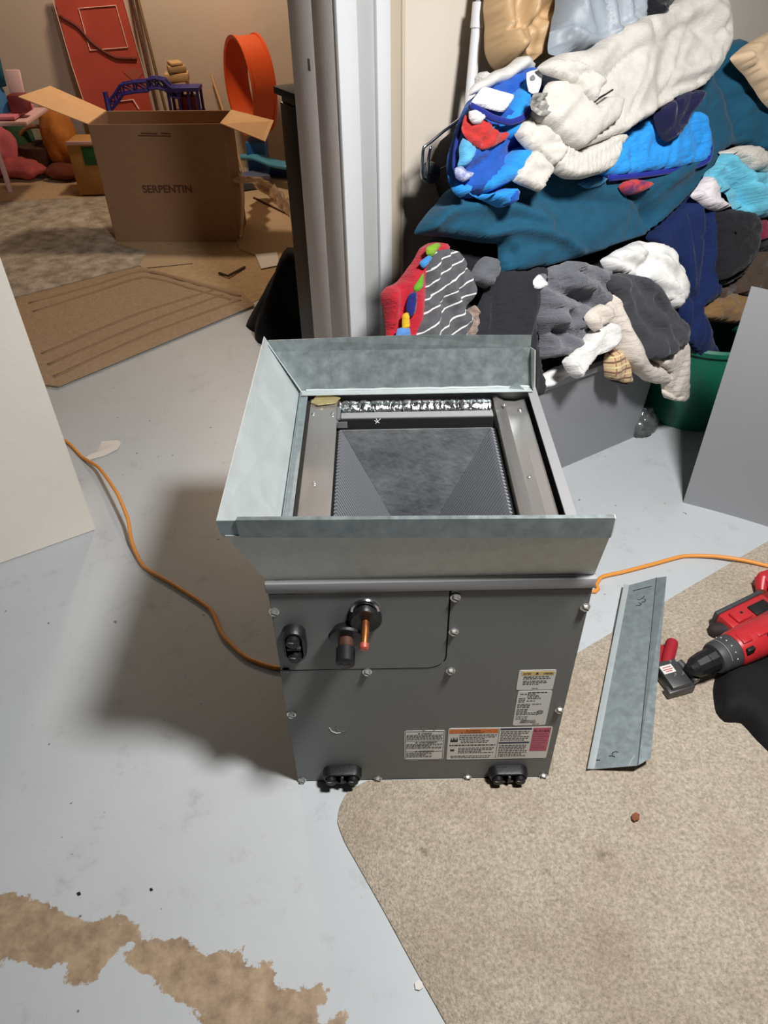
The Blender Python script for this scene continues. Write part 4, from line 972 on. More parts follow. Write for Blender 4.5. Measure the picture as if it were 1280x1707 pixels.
sock = cl('white_long_sock', 'thick white sock with a rolled top, hanging over the tote rim', 'sock',
   [(944, 602), (956, 590), (970, 575), (990, 552), (1010, 535), (1028, 540), (1032, 565), (1014, 585), (990, 598), (974, 612), (964, 626), (950, 622)], .06, .045, cloth_mat('white_rib', (230, 229, 226), bump=.6), edge=.028, wr=.006, wl=(.08, .05), wa=.8, seed=12)
garment('rolled_cuff', [(942, 604), (950, 596), (960, 604), (970, 618), (966, 627), (953, 623)], .075, .036, cloth_mat('white_cuff', (236, 235, 232), bump=.6), sock, edge=.015, step=.007, wr=.002)
cl('cream_sleeve', 'small turned up cream sleeve beside the grey fleece, above the sock', 'sleeve',
   [(978, 530), (990, 515), (1004, 506), (1018, 512), (1020, 530), (1008, 545), (996, 552), (986, 545)], .085, .03, cream, edge=.018, wr=.004, seed=13, folds=[([(990, 525), (1005, 522), (1010, 540)], .010, -.02)])
pm = cloth_mat('tan_plaid', (206, 176, 136))
stripes(pm, 1, .022, .004, (120, 92, 74)); stripes(pm, 0, .020, .003, (140, 100, 84)); stripes(pm, 1, .022, .0035, (226, 208, 158), phase=.011)
pl_ = cl('plaid_sleeve', 'tan plaid sleeve end hanging on the tote side below the white sock', 'sleeve',
   [(1010, 602), (1016, 586), (1030, 580), (1042, 590), (1047, 615), (1052, 634), (1036, 638), (1012, 632)], .03, .03, pm, edge=.022, wr=.003, wl=(.1, .04), wa=1.4, seed=14, step=.008)
garment('lining', [(1016, 630), (1034, 632), (1047, 634), (1040, 641), (1022, 638)], .026, .02, cloth_mat('dark_lining', (60, 54, 52)), pl_, edge=.01, step=.007, wr=.002)

navy = cloth_mat('navy_velour', (20, 38, 84), sheen=.08, rough=.8, bump=.5, crease=.25)
rb = cl('navy_robe', 'navy velour robe hanging right of the white satin cloth', 'robe',
   [(1086, 392), (1110, 362), (1138, 334), (1152, 314), (1172, 322), (1186, 350), (1193, 390), (1194, 440), (1193, 488), (1180, 508), (1166, 512), (1178, 545), (1190, 575), (1192, 602), (1182, 616), (1166, 612), (1152, 590), (1140, 560), (1128, 520), (1136, 490), (1122, 440), (1100, 412)], -.005, .055, navy, edge=.04, wr=.010, wl=(.25, .045), wa=1.5, seed=15, back=.07,
   folds=[([(1168, 340), (1170, 420), (1166, 500)], .010, -.024), ([(1182, 380), (1184, 440), (1182, 490)], .014, .014), ([(1130, 370), (1145, 430), (1150, 480)], .016, .010), ([(1140, 485), (1160, 500), (1160, 530)], .012, -.02)])
garment('piping', [(1146, 325), (1152, 315), (1158, 322), (1150, 331)], .012, .010, cloth_mat('pink_piping', (222, 80, 110)), rb, edge=.008, step=.005, wr=.001)

# blue quilted jacket: left bundle and right panel
blue = cloth_mat('blue_quilting', (40, 138, 214), sheen=.15)
royal = cloth_mat('royal_blue', (34, 84, 170), sheen=.15)
jk = thing('quilted_jacket', 'bright blue quilted kids jacket bundled on the left of the heap', 'jacket', heap_pt(*heap_uv(810, 335), .05))
garment('body', [(756, 300), (752, 275), (758, 240), (768, 208), (786, 168), (812, 145), (840, 128), (870, 116), (896, 116), (912, 130), (908, 160), (896, 190), (884, 220), (874, 250), (850, 268), (815, 320), (788, 330), (768, 322)], .05, .06, royal, jk, edge=.035, wr=.008, wl=(.12, .05), wa=.6, seed=16, back=.06,
   folds=[([(785, 178), (830, 190), (868, 200)], .010, .016), ([(770, 285), (820, 270), (870, 240)], .012, -.014)])
garment('red_patch', [(777, 192), (790, 185), (806, 196), (822, 210), (838, 222), (852, 216), (846, 232), (826, 244), (806, 250), (790, 240), (776, 224), (770, 212)], .118, .012, cloth_mat('red_fabric', (182, 52, 50)), jk, edge=.012, wr=.006, wl=(.05, .02), wa=.4, seed=17, step=.007,
   folds=[([(780, 215), (800, 225), (812, 240)], .006, -.01)])
garment('sleeve', [(800, 305), (815, 288), (840, 268), (868, 243), (884, 246), (882, 268), (868, 292), (840, 312), (815, 322), (802, 318)], .085, .05, blue, jk, edge=.03, wr=.004, seed=18, folds=[([(846, 268), (856, 282), (868, 290)], .005, -.016)])
garment('sleeve', [(785, 300), (795, 318), (815, 322), (838, 312), (856, 312), (861, 326), (854, 340), (836, 342), (812, 332), (790, 322)], .08, .05, blue, jk, edge=.025, wr=.006, wl=(.08, .02), wa=.2, seed=19)
garment('cuff', [(846, 318), (856, 314), (861, 326), (856, 340), (846, 342), (841, 332)], .10, .036, royal, jk, edge=.012, step=.006, wr=.001, folds=[([(850, 324), (851, 334)], .006, -.03)])
garment('pocket', [(752, 290), (758, 300), (775, 308), (785, 300), (783, 322), (772, 328), (760, 318)], .085, .036, blue, jk, edge=.02, wr=.003, seed=20)
garment('pale_patch', [(768, 245), (774, 230), (786, 240), (795, 248), (788, 265), (778, 278), (765, 276), (768, 262)], .11, .018, cloth_mat('sky_patch', (92, 170, 216)), jk, edge=.012, wr=.004, step=.007)
garment('printed_patch', [(760, 280), (772, 276), (780, 284), (792, 288), (786, 296), (774, 303), (762, 296)], .12, .012, cloth_mat('print_white_blue', (206, 212, 230), rgb2=(40, 60, 150), vscale=70), jk, edge=.008, wr=.003, step=.006)
garment('hood', [(800, 205), (830, 200), (850, 165), (870, 140), (890, 128), (896, 150), (886, 185), (872, 215), (848, 230), (818, 222)], .098, .032, blue, jk, edge=.02, wr=.010, wl=(.08, .025), wa=.9, seed=21)
garment('care_label', [(786, 172), (795, 158), (808, 144), (832, 150), (858, 158), (852, 172), (840, 186), (818, 182), (800, 176)], .142, .008, cloth_mat('white_label_cloth', (240, 240, 246)), jk, edge=.01, wr=.003, step=.007, smooth_out=True)
garment('brand_tag', [(879, 121), (904, 116), (903, 140), (896, 157), (882, 152)], .146, .005, cloth_mat('white_tag_cloth', (240, 241, 244)), jk, edge=.006, wr=.001, step=.007)
garment('tag_mark', [(884, 128), (889, 124), (893, 129), (891, 134), (885, 134)], .1515, .002, cloth_mat('grey_print', (120, 120, 124)), jk, edge=.004, wr=0, step=.004)
garment('white_mitt', [(784, 182), (790, 177), (808, 190), (810, 196), (802, 206), (790, 205), (784, 196)], .134, .014, cloth_mat('white_patch', (226, 222, 222)), jk, edge=.012, wr=.001, step=.006)
piping('piping', [(784, 176), (800, 184), (820, 196), (850, 204), (872, 196), (884, 180)], .142, .007, cloth_mat('navy_binding', (30, 42, 128)), jk)
piping('piping', [(770, 205), (760, 240), (756, 275), (762, 296), (776, 302)], .085, .004, cloth_mat('navy_binding_b', (30, 48, 130)), jk)

qp = thing('quilted_vest', 'bright blue quilted vest with navy binding, sticking out below the cream sweater', 'vest', heap_pt(*heap_uv(1100, 280), .05))
garment('panel', [(985, 288), (1004, 275), (1024, 250), (1046, 222), (1075, 202), (1110, 188), (1150, 183), (1166, 192), (1176, 215), (1183, 245), (1178, 266), (1158, 275), (1110, 284), (1060, 291), (1015, 294)], .05, .035, cloth_mat('sky_blue_nylon', (44, 150, 232), rough=.7, sheen=.1), qp, edge=.03, wr=.006, wl=(.05, .09), wa=.1, seed=22, back=.05,
   folds=[([(1045, 228), (1056, 262), (1052, 288)], .006, -.012), ([(1115, 195), (1118, 240), (1112, 282)], .006, -.010), ([(1150, 200), (1150, 240), (1145, 275)], .008, -.007)])
piping('binding', [(1166, 192), (1177, 215), (1184, 246), (1179, 267), (1158, 277), (1110, 286), (1060, 293), (1015, 297)], .06, .008, cloth_mat('navy_edge', (28, 40, 140)), qp)
cl('red_blue_cap', 'crumpled red and blue printed cloth below the blue quilted vest', 'cloth',
   [(1036, 312), (1046, 300), (1062, 297), (1082, 302), (1085, 312), (1068, 322), (1046, 324)], .05, .03, cloth_mat('red_blue_print', (216, 66, 54), rgb2=(36, 44, 110), vscale=45, detail=1), edge=.016, wr=.004, seed=23, step=.008)
cl('blue_sleeve', 'small light blue sleeve end under the ribbed hem of the cream sweater', 'sleeve',
   [(965, 305), (985, 296), (1005, 292), (1014, 300), (1000, 310), (980, 314)], .05, .022, cloth_mat('dusky_blue', (60, 130, 180)), edge=.015, wr=.004, seed=24, step=.008)
cl('navy_sock', 'dark navy cloth hanging in a point over the blue quilted vest', 'cloth',
   [(1095, 192), (1104, 172), (1130, 155), (1160, 148), (1168, 158), (1158, 180), (1146, 200), (1136, 222), (1116, 234), (1104, 222)], .10, .035, cloth_mat('dark_navy', (24, 26, 62)), edge=.025, wr=.007, wl=(.12, .03), wa=1.0, seed=25,
   folds=[([(1128, 160), (1128, 195), (1118, 225)], .009, -.014)])

# cream sweater on top
knit = cloth_mat('cream_knit', (200, 196, 189), sheen=.15, bump=.35, bscale=300, crease=.12)
sw = thing('cream_sweater', 'cream knit sweater with ribbed hem and cuff, spread over the top of the heap', 'sweater', heap_pt(*heap_uv(1000, 250), .1))
garment('body', [(898, 196), (890, 185), (905, 160), (915, 140), (902, 112), (925, 92), (960, 84), (985, 80), (1010, 62), (1050, 36), (1095, 20), (1130, 2), (1160, -25), (1195, -15), (1212, 25), (1214, 70), (1204, 100), (1186, 130), (1160, 152), (1130, 164), (1105, 180), (1080, 196), (1055, 212), (1035, 228), (1000, 240), (960, 252), (925, 240)], .105, .05, knit, sw, edge=.045, wr=.007, wl=(.26, .08), wa=.72, seed=26, back=.06,
   folds=[([(958, 250), (1000, 230), (1050, 208), (1090, 185)], .014, .012), ([(1060, 40), (1075, 90), (1060, 140)], .03, .016), ([(1100, 130), (1110, 90), (1140, 50), (1180, 30)], .025, -.018), ([(1130, 125), (1165, 115), (1195, 100)], .018, .014), ([(1165, 40), (1180, 60), (1205, 50)], .02, -.018), ([(1100, 160), (1140, 140), (1180, 125)], .012, -.010), ([(1180, 10), (1195, 30), (1205, 60)], .02, .02)])
garment('ribbed_collar', [(900, 110), (930, 96), (962, 100), (985, 112), (1000, 122), (1012, 138), (1000, 150), (992, 172), (970, 158), (962, 140), (935, 130), (910, 122)], .168, .022, knit, sw, edge=.018, wr=.003, seed=27, ribs=(.9, .011, .0024), step=.006, folds=[([(965, 142), (985, 165)], .006, -.01)])
garment('sleeve', [(888, 190), (905, 165), (915, 140), (930, 130), (962, 142), (975, 160), (992, 175), (1010, 160), (1040, 160), (1030, 200), (1000, 225), (970, 248), (945, 235), (920, 215), (900, 205)], .148, .034, knit, sw, edge=.03, wr=.0035, wl=(.2, .06), wa=.5, seed=28, folds=[([(920, 212), (940, 228), (960, 248)], .008, -.014)])
garment('ribbed_hem', [(908, 200), (925, 218), (945, 240), (962, 252), (1000, 236), (1034, 222), (1046, 226), (1032, 250), (1020, 280), (1004, 290), (975, 297), (946, 297), (928, 286), (905, 255), (885, 232)], .115, .034, knit, sw, edge=.02, wr=.004, wl=(.12, .05), wa=.3, seed=29, ribs=(-.25, .014, .0032), step=.0062)
garment('sleeve', [(862, 222), (878, 190), (900, 196), (920, 218), (945, 248), (935, 268), (922, 278), (900, 262), (878, 244)], .125, .03, knit, sw, edge=.022, wr=.003, seed=30, ribs=(.55, .013, .0024), step=.0065)
garment('ribbed_cuff', [(858, 300), (870, 275), (888, 248), (905, 262), (922, 282), (910, 305), (903, 319), (885, 313)], .12, .026, knit, sw, edge=.014, wr=.003, seed=31, ribs=(.6, .012, .0028), step=.006)
garment('dark_cuff_tag', [(886, 168), (892, 156), (908, 156), (915, 170), (914, 196), (900, 192), (888, 182)], .184, .016, cloth_mat('charcoal_ruffle', (70, 68, 66), rgb2=(190, 186, 180), vscale=60, detail=1), sw, edge=.008, wr=.012, wl=(.02, .012), seed=32, step=.0055)
MB().tube([heap_pt(*heap_uv(u, v, .18), .182) for u, v in ((988, 172), (998, 164), (1008, 158), (1020, 150))], .0028, 6).build('zip', M['chrome'], sw)

cl('white_pillowcase', 'white cloth lying along the inner rim of the grey tote, below the grey fleece', 'cloth',
   [(884, 650), (898, 630), (925, 614), (948, 606), (954, 620), (934, 634), (908, 648), (890, 660)], -.02, .03, white, edge=.02, wr=.006, seed=47, wl=(.08, .03), wa=.4)
# bags on top
cl('paper_bag', 'crumpled tan plastic bag at the top left of the heap, beside the white pole', 'bag',
   [(822, -70), (816, -20), (818, 40), (820, 80), (828, 104), (840, 114), (868, 104), (902, 97), (926, 92), (934, 65), (942, 20), (945, -30), (940, -80), (870, -90)], -.05, .08, mat('tan_bag_film', (186, 154, 114), .5, bump=.6, bscale=22, var=.08, vscale=10, coord='UV', spec=.5), edge=.05, wr=.022, wl=(.10, .07), wa=1.2, seed=33, back=.06,
   folds=[([(880, -40), (876, 20), (868, 90)], .012, .02), ([(820, 50), (850, 70), (880, 60)], .015, -.012), ([(905, 30), (920, 50), (935, 40)], .012, .014)])
gb = cl('grey_plastic_bag', 'translucent grey white plastic bag stuffed full, at the top of the heap', 'bag',
   [(948, -70), (940, -30), (938, 10), (930, 50), (928, 82), (955, 92), (982, 90), (1010, 80), (1040, 62), (1068, 40), (1082, 10), (1082, -40), (1075, -80), (1010, -90)], .04, .08, mat('grey_bag_film', (160, 168, 176), .5, bump=.3, bscale=20, var=.1, vscale=7, coord='UV', rgb2=(132, 142, 152), spec=.5), edge=.05, wr=.010, wl=(.2, .05), wa=1.7, seed=34, back=.06,
   folds=[([(940, 30), (965, 62), (1000, 68), (1060, 35)], .008, .022), ([(965, -40), (970, 10), (985, 55)], .010, .012)])
cl('black_sock', 'black sock between the grey bag and the cream sweater, at the top', 'sock',
   [(1076, -40), (1078, 5), (1084, 30), (1096, 36), (1112, 20), (1122, 2), (1122, -40)], .10, .03, cloth_mat('black_knit', (24, 24, 30)), edge=.02, wr=.008, seed=35)
cl('clear_film_bag', 'crumpled clear film bag behind the blue jacket, below the tan bag', 'bag',
   [(782, 158), (795, 138), (820, 122), (850, 104), (876, 92), (890, 104), (900, 116), (870, 122), (840, 136), (812, 150)], .085, .028, mat('milky_film', (204, 202, 198), .3, bump=.6, bscale=30, coord='UV'), edge=.02, wr=.006, seed=36)
cl('white_plush', 'small round white fluffy toy beside the pole, behind the clear film bag', 'toy',
   [(796, 128), (804, 118), (814, 120), (817, 132), (808, 142), (797, 140)], .06, .03, cloth_mat('white_plush', (214, 212, 206), bump=1), edge=.02, wr=.002, seed=37, step=.007)
cl('cardboard_sleeve', 'pale tan paper bag end at the right edge, on the teal comforter', 'bag',
   [(1226, 94), (1246, 76), (1290, 50), (1340, 40), (1340, 210), (1290, 178), (1268, 150), (1250, 124)], .08, .05, mat('pale_kraft', (214, 186, 152), .8, var=.04, coord='UV', bump=.1), edge=.02, wr=.004, seed=38, folds=[([(1246, 90), (1262, 130), (1285, 170)], .006, .012)])

# right end of the heap
cl('light_blue_shirt', 'light blue shirt crumpled at the right edge, above the black cap', 'shirt',
   [(1180, 300), (1195, 275), (1212, 254), (1228, 262), (1250, 285), (1290, 286), (1320, 300), (1310, 350), (1272, 366), (1246, 362), (1230, 345), (1218, 322), (1200, 318)], .06, .045, cloth_mat('light_blue_cotton', (104, 190, 216)), edge=.03, wr=.014, wl=(.14, .035), wa=-.75, seed=39, back=.05,
   folds=[([(1200, 285), (1225, 300), (1255, 340)], .010, -.025), ([(1215, 262), (1245, 300), (1270, 340)], .012, .016), ([(1235, 330), (1255, 345), (1268, 362)], .008, -.014)])
cl('white_undershirt', 'white undershirt corner between navy robe and light blue shirt', 'shirt',
   [(1156, 326), (1168, 308), (1180, 292), (1194, 312), (1204, 330), (1222, 344), (1204, 352), (1186, 350), (1170, 338)], .065, .03, cloth_mat('white_cotton', (224, 216, 220)), edge=.02, wr=.006, wl=(.1, .03), wa=-.5, seed=40, folds=[([(1165, 320), (1185, 335), (1205, 345)], .008, .01)])
cl('cream_blanket', 'cream fluffy blanket roll at the right edge, above the light blue shirt', 'blanket',
   [(1206, 252), (1222, 246), (1250, 242), (1272, 250), (1300, 262), (1300, 292), (1268, 286), (1248, 290), (1236, 276), (1222, 262)], .045, .05, cloth_mat('cream_fluff', (214, 208, 198), bump=.9), edge=.03, wr=.008, seed=41)
cp_ = cl('baseball_hat', 'black cap with a metal eyelet, right of the navy robe', 'cap',
   [(1186, 356), (1200, 348), (1225, 348), (1246, 354), (1258, 372), (1256, 405), (1246, 435), (1226, 456), (1204, 468), (1192, 468), (1190, 420)], .03, .075, cloth_mat('black_cotton', (34, 34, 38), sheen=.1), edge=.06, wr=.004, seed=42, back=.05)
garment('brim', [(1192, 462), (1210, 462), (1232, 450), (1250, 428), (1258, 405), (1256, 432), (1240, 456), (1215, 474), (1194, 476)], .035, .016, cloth_mat('cap_brim', (58, 54, 52)), cp_, edge=.008, step=.008, wr=.001)
MB().lathe([(0, .004), (.003, .0055), (.004, .004), (.003, .002)], heap_pt(*heap_uv(1226, 385, .1), .102), NS, 12).build('eyelet', M['chrome'], cp_)
cl('maroon_sleeve', 'maroon cloth strip right of the black cap, below the light blue shirt', 'cloth',
   [(1252, 368), (1274, 364), (1278, 380), (1279, 398), (1264, 402), (1258, 388)], .05, .022, cloth_mat('maroon', (128, 28, 56)), edge=.014, wr=.002, seed=43, step=.008)
cl('black_jersey', 'black jersey at the right edge, behind the maroon strip', 'shirt',
   [(1252, 375), (1280, 362), (1330, 372), (1330, 430), (1280, 424), (1254, 410)], .015, .04, cloth_mat('black_jersey', (26, 24, 27)), edge=.03, wr=.006, seed=44)
cl('dark_brown_jacket', 'dark brown jacket below the black cap, upper of the two brown ones', 'jacket',
   [(1190, 478), (1215, 476), (1240, 456), (1258, 420), (1290, 412), (1340, 420), (1340, 510), (1280, 500), (1245, 492), (1215, 496), (1195, 500)], .0, .05, cloth_mat('dark_brown', (74, 60, 50)), edge=.03, wr=.010, seed=45, wl=(.12, .04), wa=.4)
cl('tan_brown_jacket', 'tan brown quilted jacket over the green tub, lower of the two brown ones', 'jacket',
   [(1168, 522), (1180, 500), (1202, 490), (1225, 486), (1250, 494), (1262, 520), (1250, 542), (1215, 542), (1188, 536), (1172, 534)], .0, .06, cloth_mat('tan_brown', (128, 98, 64)), edge=.035, wr=.008, seed=46, wl=(.06, .05), folds=[([(1205, 492), (1200, 515), (1205, 540)], .008, -.012), ([(1230, 490), (1232, 515)], .008, -.012)])

# crumpled clear bag on the floor by the green tub
gcb = Vector(on_z(1070, 732)); gcb.z = 0
bm_ = bmesh.new(); bmesh.ops.create_icosphere(bm_, subdivisions=4, radius=1)
for v in bm_.verts:
    n_ = v.co.normalized(); k = 1 + .22 * noise.noise(n_ * 2.3) + .12 * (1 - abs(noise.noise(n_ * 5)))
    v.co = Vector((n_.x * .05 * k, n_.y * .045 * k, max(0, .035 + n_.z * .05 * k)))
me_ = bpy.data.meshes.new('clear_bag'); bm_.to_mesh(me_); bm_.free(); me_.transform(Matrix.Translation(gcb + Vector((.0, .045, 0))))
tag(link('clear_bag', me_, clear, None, 180), 'crumpled clear plastic bag on the floor between grey tote and green tub', 'bag')

# wheeled case against the wall left of the heap, with chrome handle
cs = thing('wheeled_case', 'black wheeled case with chrome handle, against the wall left of the heap', 'suitcase', W(1.2, .08, 0))
def onwall(u, v, d): return on_plane(u, v, P0 + NW * d, NW)
cp2 = [onwall(u, v, .025) for u, v in ((766, 203), (724, 238), (719, 298), (732, 340), (742, 400))]
a_in = (cp2[-1] - P0) @ E1
cpts = cp2 + [W(a_in + .02, .025, .003), W(a_in + .26, .025, .003), W(a_in + .26, .025, cp2[0][2])]
mb = MB(); mb.prism(cpts, NW * .11); mb.build('shell', bagm, cs, 35, bevel=.012)
mb = MB(); hp = [(768, 198), (740, 218), (716, 238), (706, 246), (704, 262), (703, 285), (704, 296), (710, 298), (713, 285), (714, 262), (718, 243)]
mb.tube(catmull([onwall(u, v, .165) for u, v in hp], .01), .0042, 10); mb.build('handle', M['chrome'], cs, 180)
wc = onwall(717, 288, .155)
MB().lathe([(-.012, .006), (-.012, .022), (-.008, .026), (.008, .026), (.012, .022), (.012, .010), (.008, .008), (.012, .004), (.013, .0005)], wc, NW, 24).build('wheel', M['toolplastic'], cs)
MB().tube([onwall(717, 290, .16), onwall(750, 275, .16)], .002, 6).build('brace', M['toolgrey'], cs)
# white pole leaning on the wall
p0_, p1_ = Vector(onwall(783, 170, .11)), Vector(onwall(803, -40, .07))
pv = (p1_ - p0_); pe = p0_ - pv.normalized() * .06
pl_ = thing('white_pole', 'white telescopic pole leaning on the wall left of the tan bag', 'pole', pe)
MB().tube([pe, p0_ + pv * .62], .0135, 14).build('outer_tube', M['white_pole'], pl_)
MB().tube([p0_ + pv * .6, p0_ + pv * .8], .0165, 14).build('collar', M['white_pole'], pl_)
MB().tube([p0_ + pv * .78, p0_ + pv * 1.5], .0095, 14).build('inner_tube', M['cab_light'], pl_)
# ------------------------------------------------------------------ the playroom beyond the doorway
def flat_pad(name, label, cat, px, h, m, wav=.002, z0=0.0, step=.05):
    ol = catmull([on_z(u, v)[:2] for u, v in px], .04, True) if False else []
    P_ = [on_z(u, v)[:2] for u, v in px]
    for i in range(len(P_)):
        a, b_ = P_[i], P_[(i + 1) % len(P_)]; k = max(1, int(np.linalg.norm(b_ - a) / step))
        ol += [a + (b_ - a) * j / k for j in range(k)]
    return tag(pad(ol, z0, z0 + h, name, m, None, step, wav), label, cat)
room_c = mat('playroom_carpet', (186, 160, 126), .95, var=.12, vscale=40, bump=.7, bscale=160, spec=.1)
# wall to wall carpet beyond the grey concrete
flat_pad('tan_carpet', 'tan carpet covering the playroom floor beyond the doorway', 'carpet', [(-700, 800), (60, 655), (240, 582), (415, 508), (470, 480), (560, 430), (640, 300), (600, 283), (-500, 302)], .006, room_c)
brd = mat('sculpted_carpet', (168, 144, 118), .95, var=.12, vscale=60, bump=.7, bscale=180, spec=.1)
rg = flat_pad('bordered_rug', 'tan rug with carved border lines, just beyond the doorway', 'rug', [(98, 648), (425, 512), (404, 492), (236, 448), (30, 500), (-60, 540), (40, 640)], .012, brd, .002, .007)
rug2 = mat('sculpted_border', (150, 124, 100), .95, var=.1, vscale=60, bump=.7, bscale=180, spec=.1)
for path in ([(90, 628), (250, 556), (400, 500)], [(80, 608), (240, 540), (370, 492)], [(70, 590), (225, 525), (355, 484)], [(55, 520), (150, 490), (240, 462), (330, 484), (385, 500)], [(48, 506), (150, 478), (240, 452), (330, 474), (400, 494)]):
    pp = [on_z(u, v, .0185) for u, v in path]
    MB().tube(catmull(pp, .05), .010, 8, flat=.35).build('carved_line', rug2, rg, 180)
pal = mat('pale_shag', (196, 186, 170), .95, var=.25, vscale=14, bump=1, bscale=70, spec=.1, rgb2=(132, 120, 104))
flat_pad('pale_shag_rug', 'pale shaggy rug left of the big cardboard box', 'rug', [(-200, 350), (60, 336), (180, 330), (195, 410), (250, 425), (232, 446), (30, 498), (-200, 545)], .015, pal, .005, .007)
flat_pad('flat_cardboard', 'flattened cardboard sheet on the carpet before the big box', 'cardboard', [(200, 412), (318, 428), (322, 442), (240, 450), (205, 430)], .004, mat('flat_card', (180, 156, 126), .85), .001, .009)
flat_pad('kraft_sheet', 'large kraft paper sheet on the carpet right of the big box', 'paper', [(396, 300), (484, 286), (500, 440), (470, 445), (400, 418), (392, 400)], .003, mat('kraft_sheet', (188, 164, 132), .8, var=.06, vscale=6), .001, .007)
flat_pad('paper_sheet', 'white paper sheet on the floor beside the black garment', 'paper', [(426, 428), (462, 424), (466, 446), (436, 452)], .002, M['paper'], .001, .012)
o = MB().tube([on_z(365, 455, .012), on_z(380, 460, .016), on_z(408, 445, .012)], .006, 6).build('twig', mat('dark_twig', (84, 64, 48), .8)); tag(o, 'short dark stick on the carpet near the black garment', 'stick')
o = MB().tube([on_z(423, 330, .012), on_z(484, 360, .012)], .007, 6).build('thin_rod', M['copper_old']); tag(o, 'thin dark rod lying on the kraft sheet right of the box', 'rod')

# big cardboard box, open, print on the front
f0, f1 = on_z(195, 405), on_z(395, 405)
bxv = (f1 - f0); bw = np.linalg.norm(bxv); bxv = bxv / bw; byv = np.array([-bxv[1], bxv[0], 0]); bh, bdp = .552, .27
bx_ = thing('cardboard_box', 'big open brown cardboard box with raised flaps in the playroom', 'box', (f0 + f1) / 2 + byv * bdp / 2)
RBX = Matrix((bxv.tolist(), byv.tolist(), (0, 0, 1))).transposed()
def bp(x, y, z): return f0 + bxv * x + byv * y + ZV * z
t = .005; Z0 = .007
def slab_(name, x, y, z, sx, sy, sz, m=M['card']):
    return MB().box(bp(x, y, z), (sx, sy, sz), RBX, .001).build(name, m, bx_, 0)
fp = slab_('front_wall', bw / 2, 0, Z0 + bh / 2, bw, t, bh)
slab_('back_wall', bw / 2, bdp, Z0 + bh / 2, bw, t, bh); slab_('side_wall', 0, bdp / 2, Z0 + bh / 2, t, bdp, bh); slab_('side_wall', bw, bdp / 2, Z0 + bh / 2, t, bdp, bh)
slab_('bottom', bw / 2, bdp / 2, Z0 + t / 2, bw, bdp, t)
def flap(name, pts, m): return MB().prism([bp(*p) for p in pts], (0, 0, .004)).build(name, m, bx_, 0)
TZB = Z0 + bh
flap('flap', [(0, 0, TZB), (0, bdp, TZB), (-.25, bdp - .0, TZB + .11), (-.31, .03, TZB + .11)], M['card_pale'])
flap('flap', [(bw, .0, TZB), (bw, bdp, TZB), (bw + .21, bdp - .02, TZB - .045), (bw + .20, .02, TZB - .085)], M['card_pale'])
MB().prism([bp(0.01, bdp + .003, TZB), bp(bw - .01, bdp + .003, TZB), bp(bw - .03, bdp + .09, TZB - .16), bp(.03, bdp + .09, TZB - .16)], byv * .004).build('flap', M['card'], bx_, 0)
MB().prism([bp(0.01, 0.004, TZB - .002), bp(bw - .01, 0.004, TZB - .002), bp(bw - .02, .06, TZB - .2), bp(.02, .06, TZB - .2)], byv * .004).build('flap', M['card_pale'], bx_, 0)
cu = bpy.data.curves.new('lettering', 'FONT'); cu.body = 'SERPENTIN'; cu.size = .05; cu.align_x = 'CENTER'; cu.extrude = .0003; cu.offset = .0015
to = bpy.data.objects.new('tmp_text', cu); col.objects.link(to); tm = bpy.data.meshes.new_from_object(to); bpy.data.objects.remove(to)
tm.materials.clear()
tp = on_plane(280, 321, bp(0, -t / 2, 0), -byv)
tm.transform(Matrix.Translation(Vector(tp) - Vector(byv) * .0008) @ RBX.to_4x4() @ Matrix.Rotation(math.pi / 2, 4, 'X'))
link('lettering', tm, mat('faded_print', (84, 58, 42), .9), fp, 0)
mb = MB()
for u0, u1, v in ((230, 285, 226), (235, 262, 222), (268, 284, 222)):
    a, b_ = on_plane(u0, v, bp(0, -t / 2, 0), -byv), on_plane(u1, v + 1, bp(0, -t / 2, 0), -byv); mb.tube([a, b_], .003, 5)
mb.build('scuff_mark', mat('box_scuff', (90, 62, 44), .9), fp, 0)

# red backboard leaning on the far wall, with white outlines and a cable in front
YB = 5.0
def wp(u, v, y=YB): return Vector(on_y(u, v, y))
bl, br_ = wp(150, 215), wp(262, 215); 
def at_floor(p, q): 
    k = (p.z - .01) / (q.z - p.z); return p - (q - p) * k
tl, tr_ = wp(84, -25, YB + .12), wp(199, -25, YB + .12)
bl, br_ = at_floor(bl, tl), at_floor(br_, tr_)
bd = thing('red_backboard', 'red board with white outlined squares leaning on the far wall', 'board', ((bl + br_) / 2))
nrm = (br_ - bl).cross(tl - bl).normalized()
if nrm.y > 0: nrm = -nrm
MB().prism([bl, br_, tr_, tl], -nrm * .012).build('panel', mat('red_board', (182, 76, 62), .5, var=.1, vscale=6), bd, 0)
def on_board(u, v): return Vector(on_plane(u, v, np.array(bl + nrm * .002), np.array(nrm)))
def outline_rect(name, pts, w, m):
    mb = MB(); q = [on_board(*p) for p in pts]
    for i in range(len(q) - 1): mb.tube([q[i], q[i + 1]], w, 6, flat=.3)
    return mb.build(name, m, bd)
wpaint = mat('white_board_line', (226, 196, 184), .6)
outline_rect('white_outline', [(131, 14), (193, 9), (213, 79), (150, 84), (131, 14)], .007, wpaint)
outline_rect('white_outline', [(190, 170), (222, 166), (232, 182)], .007, wpaint)
outline_rect('white_edge', [(88, 0), (120, 110), (150, 200)], .006, wpaint); outline_rect('white_edge', [(206, 0), (240, 120), (262, 200)], .006, wpaint)
MB().tube(catmull([on_board(u, v) + nrm * .006 for u, v in ((100, 27), (130, 45), (150, 68), (170, 84), (195, 97), (228, 98))], .03), .008, 8).build('cable', mat('brown_cable', (96, 34, 28), .6), bd, 180)
